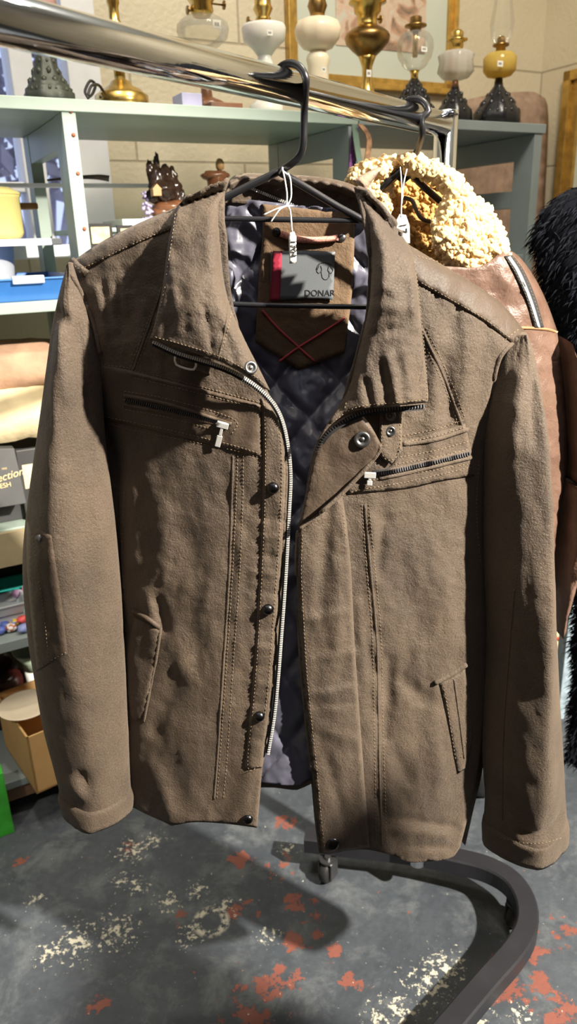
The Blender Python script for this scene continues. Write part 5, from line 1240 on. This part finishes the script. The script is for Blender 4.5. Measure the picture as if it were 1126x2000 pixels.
# ------------------------------------------------------------------ hangers and tags
PIV = rail_at(563)
def hook_path(C, px_pts, Y):
    e = RE; R1 = RR + .0042
    pts = []
    for a in (170, 150, 130, 110, 90, 70, 50, 30, 12): 
        t = math.radians(a); pts.append(C + e * R1 * math.cos(t) * 1.04 + np.array([0, 0, R1 * math.sin(t)]))
    for x, y, yy in px_pts: pts.append(V1(atY([(x, y)], yy)))
    return np.array(pts)
def hanger(label, C, px_pts, arms, bars, r):
    apex = V1(atY([px_pts[-1][:2]], px_pts[-1][2]))
    h = thing('coat_hanger', label, 'hanger', apex)
    MB().add(*tube(spline(hook_path(C, px_pts, 0), .004), r, 14)).obj('hook', M['black_plastic'], h)
    mb = MB()
    for pth in arms: mb.add(*tube(spline([V1(atY([(x, y)], yy)) for x, y, yy in pth], .006), r * 1.05, 12))
    mb.obj('shoulder_arms', M['black_plastic'], h)
    for pth in bars: MB().add(*tube(spline([V1(atY([(x, y)], yy)) for x, y, yy in pth], .01), r * .78, 12)).obj('cross_bar', M['black_plastic'], h)
    return h
YH = YJ + .012
hanger('black tubular plastic hanger with two bars inside the brown jacket', PIV, [(594, 215, .772), (592, 280, .776), (584, 305, .78), (566, 322, .784), (546, 335, YH)],
       [[(548, 333, YH), (500, 356, YH), (445, 383, YH), (380, 410, YH), (300, 455, YH + .006), (215, 500, YH + .012)], [(542, 334, YH), (600, 368, YH), (660, 404, YH), (720, 438, YH), (800, 500, YH + .006), (930, 590, YH + .012)]],
       [[(418, 427, YH + .002), (560, 429, YH + .002), (715, 432, YH + .002)], [(425, 593, YH + .008), (560, 597, YH + .008), (740, 600, YH + .008)]], .0034)
def string(pts, parent, r=.0008, name='string'): return MB().add(*tube(spline([V1(atY([(x, y)], yy)) for x, y, yy in pts], .002), r, 6)).obj(name, M['string'], parent)
Yt = YH - .010
tg = thing('price_tag', 'white card tag numbered 1704 on string tied to the front hanger', 'tag', V1(atY([(572, 512)], Yt)))
string([(551, 328, Yt), (545, 340, YH - .001), (556, 335, YH + .006), (551, 328, Yt), (556, 352, Yt), (560, 380, Yt), (559, 402, Yt)], tg); string([(562, 338, Yt), (567, 352, Yt), (568, 385, Yt), (560, 402, Yt)], tg)
string([(551, 333, Yt), (562, 341, Yt)], tg)
string([(559, 402, Yt - .002), (540, 408, Yt - .002), (514, 420, Yt)], tg, name='string_tail'); string([(559, 402, Yt - .002), (545, 410, Yt - .003), (528, 434, Yt)], tg, name='string_tail'); string([(559, 401, Yt - .001), (566, 410, Yt - .002), (570, 452, Yt)], tg)
fl_pos = lambda Y: (lambda P, rd: atY(P, Y))
panel('card', [(566, 454, 1), (574, 452, 1), (578, 462, 1), (579, 514, 1), (565, 515, 1), (563, 464, 1)], fl_pos(Yt), M['paper'], tg, 6, .0008)
o = V1(atY([(567, 468)], Yt - .0008)); text_mesh('1704', 'handwriting', M['black_ink'], tg, o, V1(atY([(568.5, 512)], Yt - .0008)) - o, V1(atY([(582, 468)], Yt - .0008)) - o, .0082)

# ------------------------------------------------------------------ second jacket: red brown leather with fleece collar
Y2 = .985
def J2(P, d): return atY(P, Y2 - np.asarray(d))
j2 = thing('shearling_jacket', 'red brown leather jacket with cream curly fleece collar hanging behind the brown jacket', 'jacket', V1(atY([(900, 1140)], Y2)))
def d2(P):
    x, y = P[:, 0], P[:, 1]; u = np.clip((x - 905) / 215, -1, 1)
    d = -.02 + .075 * np.sqrt(np.maximum(0, 1 - np.abs(u) ** 2.4)); k = np.clip(dist_line(P, [(700, 400), (790, 330), (985, 480), (1012, 500), (1042, 540), (1067, 590), (1086, 645)]) / 50, 0, 1)
    return d - .03 * (1 - np.sqrt(1 - (1 - k) ** 2)) + .004 * nz(P, 60, 3.3) + .0018 * nz(P, 20, 8.8)
TAN = M['tan']
B2 = [(705, 560, 1), (780, 500), (862, 520, 1), (940, 520), (985, 484, 1), (1012, 500), (1042, 540), (1067, 590), (1087, 645, 1), (1099, 740), (1107, 840), (1108, 905), (1098, 970), (1085, 1060), (1072, 1140, 1), (900, 1160), (740, 1140, 1), (715, 900), (705, 600)]
f2 = panel('front_panel', B2, lambda P, rd: J2(P, d2(P)), TAN, j2, 9, .004, 'b2')
panel('back_panel', B2, lambda P, rd: J2(P, -.022 - .018 * np.sqrt(np.maximum(0, 1 - np.clip((P[:, 0] - 905) / 215, -1, 1) ** 2))), TAN, j2, 16, .004, 'b2b')
ridges([[(1008, 640), (1040, 641), (1070, 644), (1088, 650)]], ['b2'], f2, M['tan_edge'], .002, 0, 'seam')
# zip-like trim over the shoulder
tr = panel('shoulder_trim', [(985, 500, 1), (1000, 498, 1), (1022, 528), (1045, 580), (1062, 640, 1), (1043, 643, 1), (1028, 590), (1006, 540)], over(['b2'], .004, 4, .002), M['tape'], f2, 6, .002, 'trm')
panel('trim_inset', [(991, 502, 1), (996, 500, 1), (1016, 532), (1038, 585), (1055, 640, 1), (1050, 641, 1), (1034, 590), (1011, 536)], over(['trm'], .0015, 3, .001), plain('silver grey trim', (.33, .36, .38), .4), f2, 5, .001, 'tri')
stitches([[(988, 504), (1010, 540), (1032, 592), (1047, 640)], [(1000, 501), (1020, 530), (1042, 582), (1059, 638)]], ['trm'], f2, 'thread', 4, 3)
R2 = [(1088, 655, 1100, 676), (1094, 720, 1122, 738), (1102, 800, 1146, 810), (1106, 880, 1160, 885), (1107, 930, 1158, 945)]
def loft2(name, rows, T, key):
    R_ = np.array(rows, float); Lp = spline(R_[:, :2], 10); m = len(Lp); t = np.linspace(0, 1, len(R_)); tt = np.linspace(0, 1, m)
    Rp = np.column_stack([np.interp(tt, t, R_[:, 2]), np.interp(tt, t, R_[:, 3])]); L3, R3 = J2(Lp, .0), J2(Rp, .0); v = []; NS = 32
    for i in range(m):
        mid, h = (L3[i] + R3[i]) / 2, (R3[i] - L3[i]) / 2
        for k in range(NS):
            a = 2 * math.pi * k / NS; nn = noise.fractal(Vector((math.cos(a) * 2, tt[i] * 9, 4)), 1, 2, 4) * .005
            v.append(mid + h * math.cos(a) + np.array([0, -(T + nn) * math.sin(a), 0]))
    f = [(i * NS + k, i * NS + (k + 1) % NS, (i + 1) * NS + (k + 1) % NS, (i + 1) * NS + k) for i in range(m - 1) for k in range(NS)] + [tuple(range(NS)), tuple((m - 1) * NS + k for k in range(NS))]
    add_bvh(key, v, f); return mesh(name, v, f, TAN, j2)
s2 = loft2('sleeve', R2, .045, 's2a')
s3 = loft2('sleeve', [(1098, 934, 1158, 946), (1096, 990, 1146, 1000), (1090, 1050, 1128, 1060), (1082, 1120, 1112, 1130), (1074, 1180, 1094, 1185), (1072, 1214, 1084, 1218)], .048, 's2b')
ridges([[(1098, 935), (1112, 940), (1130, 947), (1150, 950)]], ['s2b', 's2a'], s3, M['leather_dark'], .003, 0, 'seam')
# fleece
def tufts(name, poly, dfun, mat, parent, n, rmin, rmax, seed, key):
    panel('collar_base', poly, lambda P, rd: J2(P, dfun(P) - .012 * np.clip(1 - rd / 12, 0, 1)), mat, parent, 7, .006, key)
    rnd = np.random.RandomState(seed); B_ = closed_outline(poly, 5); x0, y0 = B_.min(0); x1, y1 = B_.max(0); pts = []
    while len(pts) < n:
        p = rnd.uniform((x0, y0), (x1, y1), (400, 2)); pts += list(p[inside(p, B_)])
    P = np.array(pts[:n]); p, nr = hits(P, [key], -.003); mb = MB()
    bm = bmesh.new(); bmesh.ops.create_icosphere(bm, subdivisions=2, radius=1); iv = np.array([tuple(x.co) for x in bm.verts]); jf = [tuple(x.index for x in q.verts) for q in bm.faces]; bm.free()
    for i in range(n):
        r = rnd.uniform(rmin, rmax); q = np.array(nr[i]); a = rnd.normal(size=3); a /= np.linalg.norm(a); b_ = np.cross(a, rnd.normal(size=3)); b_ /= np.linalg.norm(b_); c_ = np.cross(a, b_)
        v = iv * np.array([r, r * .62, r * .62]); sw = v[:, :1] / r; v = v + np.hstack([0 * sw, r * .45 * sw ** 2 * rnd.choice([-1, 1]), r * .25 * np.sin(3 * sw)])
        mb.add(p[i] + q * r * .25 + v @ np.array([a, b_, c_]), jf)
    return mb.obj(name, mat, parent)
dl = lambda P: d2(P) * .4 + .025 + .02 * np.clip((P[:, 1] - 330) / 120, 0, 1)
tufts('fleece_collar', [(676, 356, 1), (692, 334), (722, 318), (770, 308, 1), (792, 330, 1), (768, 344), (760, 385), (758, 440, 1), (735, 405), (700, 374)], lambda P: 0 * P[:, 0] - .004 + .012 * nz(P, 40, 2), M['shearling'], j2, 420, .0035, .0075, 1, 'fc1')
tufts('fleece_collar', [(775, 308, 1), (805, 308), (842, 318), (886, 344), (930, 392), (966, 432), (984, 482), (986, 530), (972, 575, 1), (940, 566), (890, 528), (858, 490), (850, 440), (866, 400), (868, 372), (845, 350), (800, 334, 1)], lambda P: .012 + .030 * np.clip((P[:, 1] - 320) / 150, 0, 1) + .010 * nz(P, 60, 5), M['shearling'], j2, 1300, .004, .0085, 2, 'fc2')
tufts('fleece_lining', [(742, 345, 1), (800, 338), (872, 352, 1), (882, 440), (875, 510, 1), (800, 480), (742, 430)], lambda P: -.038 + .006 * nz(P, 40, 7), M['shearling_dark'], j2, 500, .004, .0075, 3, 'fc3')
panel('collar_back', [(688, 352, 1), (708, 340), (735, 328), (752, 326, 1), (728, 352), (712, 376, 1)], lambda P, rd: J2(P, .018 - .008 * np.clip(1 - rd / 8, 0, 1)), M['fabric_tan'], j2, 5, .006)
MB().add(*tube(spline([V1(J2([(x, y)], d)) for x, y, d in ((788, 386, -.02), (804, 392, -.016), (812, 410, -.012), (822, 426, -.010), (838, 433, -.012), (850, 430, -.02))], .003), .0026, 8)).obj('hanging_loop', M['leather_dark'], j2)
H2p = rail_at(806); YA = Y2 + .004
def hp2(x, y, Y): return (x, y, Y)
hg2 = hanger('black flat shouldered plastic hanger inside the fleece collared jacket', H2p, [(823, 232, H2p[1] - .012), (824, 258, H2p[1] - .01), (815, 292, Y2 - .006), (800, 318, Y2), (788, 330, YA)],
       [[(792, 327, YA), (778, 338, YA), (760, 352, YA), (730, 380, YA + .01)], [(786, 328, YA), (808, 346, YA), (835, 372, YA), (880, 410, YA + .01), (960, 470, YA + .015)]], [], .0040)
panel('centre_web', [(768, 346, 1), (788, 326, 1), (806, 344, 1), (790, 358, 1), (778, 352, 1)], lambda P, rd: atY(P, YA), M['black_plastic'], hg2, 6, .006)
tg = thing('price_tag', 'white card tag reading 17 hanging on string inside the fleece collar', 'tag', V1(atY([(783, 462)], Y2 - .03)))
Yt2 = Y2 - .034
string([(781, 326, Yt2), (783, 350, Yt2), (784, 380, Yt2), (783, 408, Yt2), (783, 424, Yt2)], tg); string([(794, 330, Yt2), (789, 352, Yt2), (786, 375, Yt2), (784, 398, Yt2)], tg)
panel('card', [(770, 436, 1), (780, 418, 1), (792, 420, 1), (799, 440, 1), (800, 475, 1), (772, 475, 1)], fl_pos(Yt2), M['paper'], tg, 7, .0008)
o = V1(atY([(779, 436)], Yt2 - .0008)); text_mesh('17', 'handwriting', M['black_ink'], tg, o, V1(atY([(782, 462)], Yt2 - .0008)) - o, V1(atY([(800, 435)], Yt2 - .0008)) - o, .0125)

# ------------------------------------------------------------------ black fur coat at the right edge
Y3 = 1.22
fc = thing('fur_coat', 'black fur coat hanging at the right edge of the photo', 'coat', V1(atY([(1190, 1490)], Y3)))
LF = spline([(1118, 366), (1085, 385), (1056, 420), (1044, 462), (1050, 500), (1064, 545), (1080, 600), (1088, 680), (1096, 780), (1106, 900), (1116, 1050), (1124, 1180), (1124, 1300), (1118, 1400), (1114, 1488)], 14)
m = len(LF); L3 = atY(LF, Y3); cx = V1(atY([(1215, 900)], Y3))[0]; NS = 40; v = []
for i in range(m):
    hw2 = max(.03, cx - L3[i][0]); 
    for k in range(NS):
        a = 2 * math.pi * k / NS; nn = .008 * noise.fractal(Vector((math.cos(a) * 2.5, L3[i][2] * 14, math.sin(a))), 1, 2, 3)
        dep = min(.085, hw2 * .8); v.append((cx - (hw2 + nn) * math.cos(a), Y3 - (dep + nn) * math.sin(a), L3[i][2]))
f = [(i * NS + k, i * NS + (k + 1) % NS, (i + 1) * NS + (k + 1) % NS, (i + 1) * NS + k) for i in range(m - 1) for k in range(NS)] + [tuple(range(NS)), tuple((m - 1) * NS + k for k in range(NS))]
v = np.array(v); mesh('coat_body', v, f, M['black_fur'], fc)
rnd = np.random.RandomState(7); mb = MB(); nf_ = (m - 1) * NS
for _ in range(15000):
    i = rnd.randint(0, m - 1); k = rnd.randint(0, NS); u_, w_ = rnd.rand(), rnd.rand()
    a, b_, c_, e = v[i * NS + k], v[i * NS + (k + 1) % NS], v[(i + 1) * NS + k], v[(i + 1) * NS + (k + 1) % NS]
    p = (a * (1 - u_) + b_ * u_) * (1 - w_) + (c_ * (1 - u_) + e * u_) * w_
    out = p - np.array([cx, Y3, p[2]]); out /= np.linalg.norm(out) + 1e-9
    dr = out * .8 + np.array([0, 0, -.75]) + rnd.normal(size=3) * .35; dr /= np.linalg.norm(dr); L_ = rnd.uniform(.010, .022)
    sd = np.cross(dr, rnd.normal(size=3)); sd /= np.linalg.norm(sd); w2 = rnd.uniform(.0006, .0016); md = p + dr * L_ * .55; tip = p + dr * L_ + np.array([0, 0, -.004])
    mb.add([p - sd * w2, p + sd * w2, md + sd * w2 * .8, md - sd * w2 * .8, tip], [(0, 1, 2, 3), (3, 2, 4)])
mb.obj('fur_pile', M['black_fur'], fc)['kind'] = 'stuff'
top = V1(atY([(1215, 366)], Y3))
wp = np.array([cx, Y3, 0]); dw = (s_cor - s_of(wp)); zt3 = top[2] + .075
st = thing('wall_rail', 'dark wall mounted rail carrying the black fur coat, beyond the photo edge', 'rail', wp + SU * dw + [0, 0, zt3])
MB().add(*tube([wp - SU * .02 + [0, 0, zt3], wp + SU * dw + [0, 0, zt3]], .010, 14)).obj('bar', M['black_paint'], st)
MB().add(*lathe([(.03, 0), (.03, .006), (.012, .010)], wp + SU * dw + [0, 0, zt3], -SU, 20)).obj('flange', M['black_paint'], st)
fh = thing('coat_hanger', 'dark hanger in the black fur coat, beyond the photo edge', 'hanger', wp + [0, 0, top[2]])
MB().add(*tube(spline([wp + SN * .013 + [0, 0, zt3 + .004], wp + SN * .008 + [0, 0, zt3 + .013], wp - SN * .006 + [0, 0, zt3 + .014], wp - SN * .014 + [0, 0, zt3], wp - SN * .008 + [0, 0, zt3 - .03], wp + [0, 0, top[2] - .01]], .004), .0028, 8)).obj('hook', M['dark_metal'], fh)

# ------------------------------------------------------------------ behind the right sleeve
Yb = 1.62
def pxbox(name, label, cat, x0, x1, y0, y1, Y, dep, mat, z0=None, **kw):
    a, b_ = V1(atY([(x0, y1)], Y)), V1(atY([(x1, y1)], Y)); z = a[2] if z0 is None else z0; zt = z_for(a[0], Y, y0)
    return props(MB().add(*boxax((a[0], Y, z), (b_[0] - a[0], 0, 0), (0, dep, 0), (0, 0, zt - z))).obj(name, M[mat], smooth=False, bevel=.002), label, cat, **kw)
M['pale_blue'] = plain('pale blue cloth', (.30, .38, .44), .7, var=.4, scale=40)
pxbox('grey_crate', 'blue grey crate standing behind the right sleeve', 'crate', 1058, 1108, 1294, 1400, Yb, .2, 'pale_blue', 0.0)
gc = bpy.data.objects['grey_crate']; zc_ = z_for(V1(atY([(1060, 1294)], Yb))[0], Yb, 1294)
rb = pxbox('carton', 'cream carton with red strokes behind the right sleeve', 'carton', 1062, 1098, 1140, 1294, Yb + .02, .12, 'cream_cloth', zc_ + .001)
M['red_ink'] = plain('red print', (.70, .06, .03), .5)
for k, pts in enumerate(([(1070, 1215), (1100, 1232)], [(1068, 1240), (1098, 1250)], [(1080, 1262), (1088, 1288)], [(1074, 1250), (1084, 1285)])):
    mb = MB().add(*tube([V1(atY([q], Yb + .0185)) for q in pts], .004, 6)); o = mb.obj('red_stroke', M['red_ink'], None); o.parent = rb; o.location = ORG[o.name] - ORG[rb.name]
pxbox('cloth_roll', 'pale blue upright cloth roll between the carton and the black fur coat', 'cloth', 1100, 1113, 1150, 1300, Yb - .06, .05, 'pale_blue', 0.0)
pb_ = atZ([(938, 1562)], 0)[0]
r = thing('black_bag', 'small black bag on the floor seen between jacket body and right sleeve', 'bag', pb_)
v, f = blob((0, 0, 0), (.035, .05, .055), .12, 1.5, 3, 3); v[:, 2] = np.maximum(v[:, 2], -.05); MB().add(v + pb_ + [0, .03, .05], f).obj('body', M['rubber'], r)
MB().add(*tube(spline([pb_ + [-.02, .03, .10], pb_ + [-.012, .03, .14], pb_ + [.012, .03, .14], pb_ + [.02, .03, .10]], .006), .003, 8)).obj('handle', M['rubber'], r)

# unseen board added to block the key and shade the lower-left floor
cb_ = thing('shadow_blocker', 'tall dark board right of the camera, unseen, added to shade the floor', 'board', (.885, .0, 0))
M['blocker'] = plain('dark painted board', (.06, .05, .045), .6, var=.2)
MB().add(*boxax((.865, -.30, .05), (.04, 0, 0), (0, .54, 0), (0, 0, 1.34))).obj('panel', M['blocker'], cb_, smooth=False, bevel=.012)
for y0 in (-.24, .16): MB().add(*boxax((.74, y0, 0), (.29, 0, 0), (0, .04, 0), (0, 0, .06))).obj('foot', M['blocker'], cb_, smooth=False, bevel=.004)
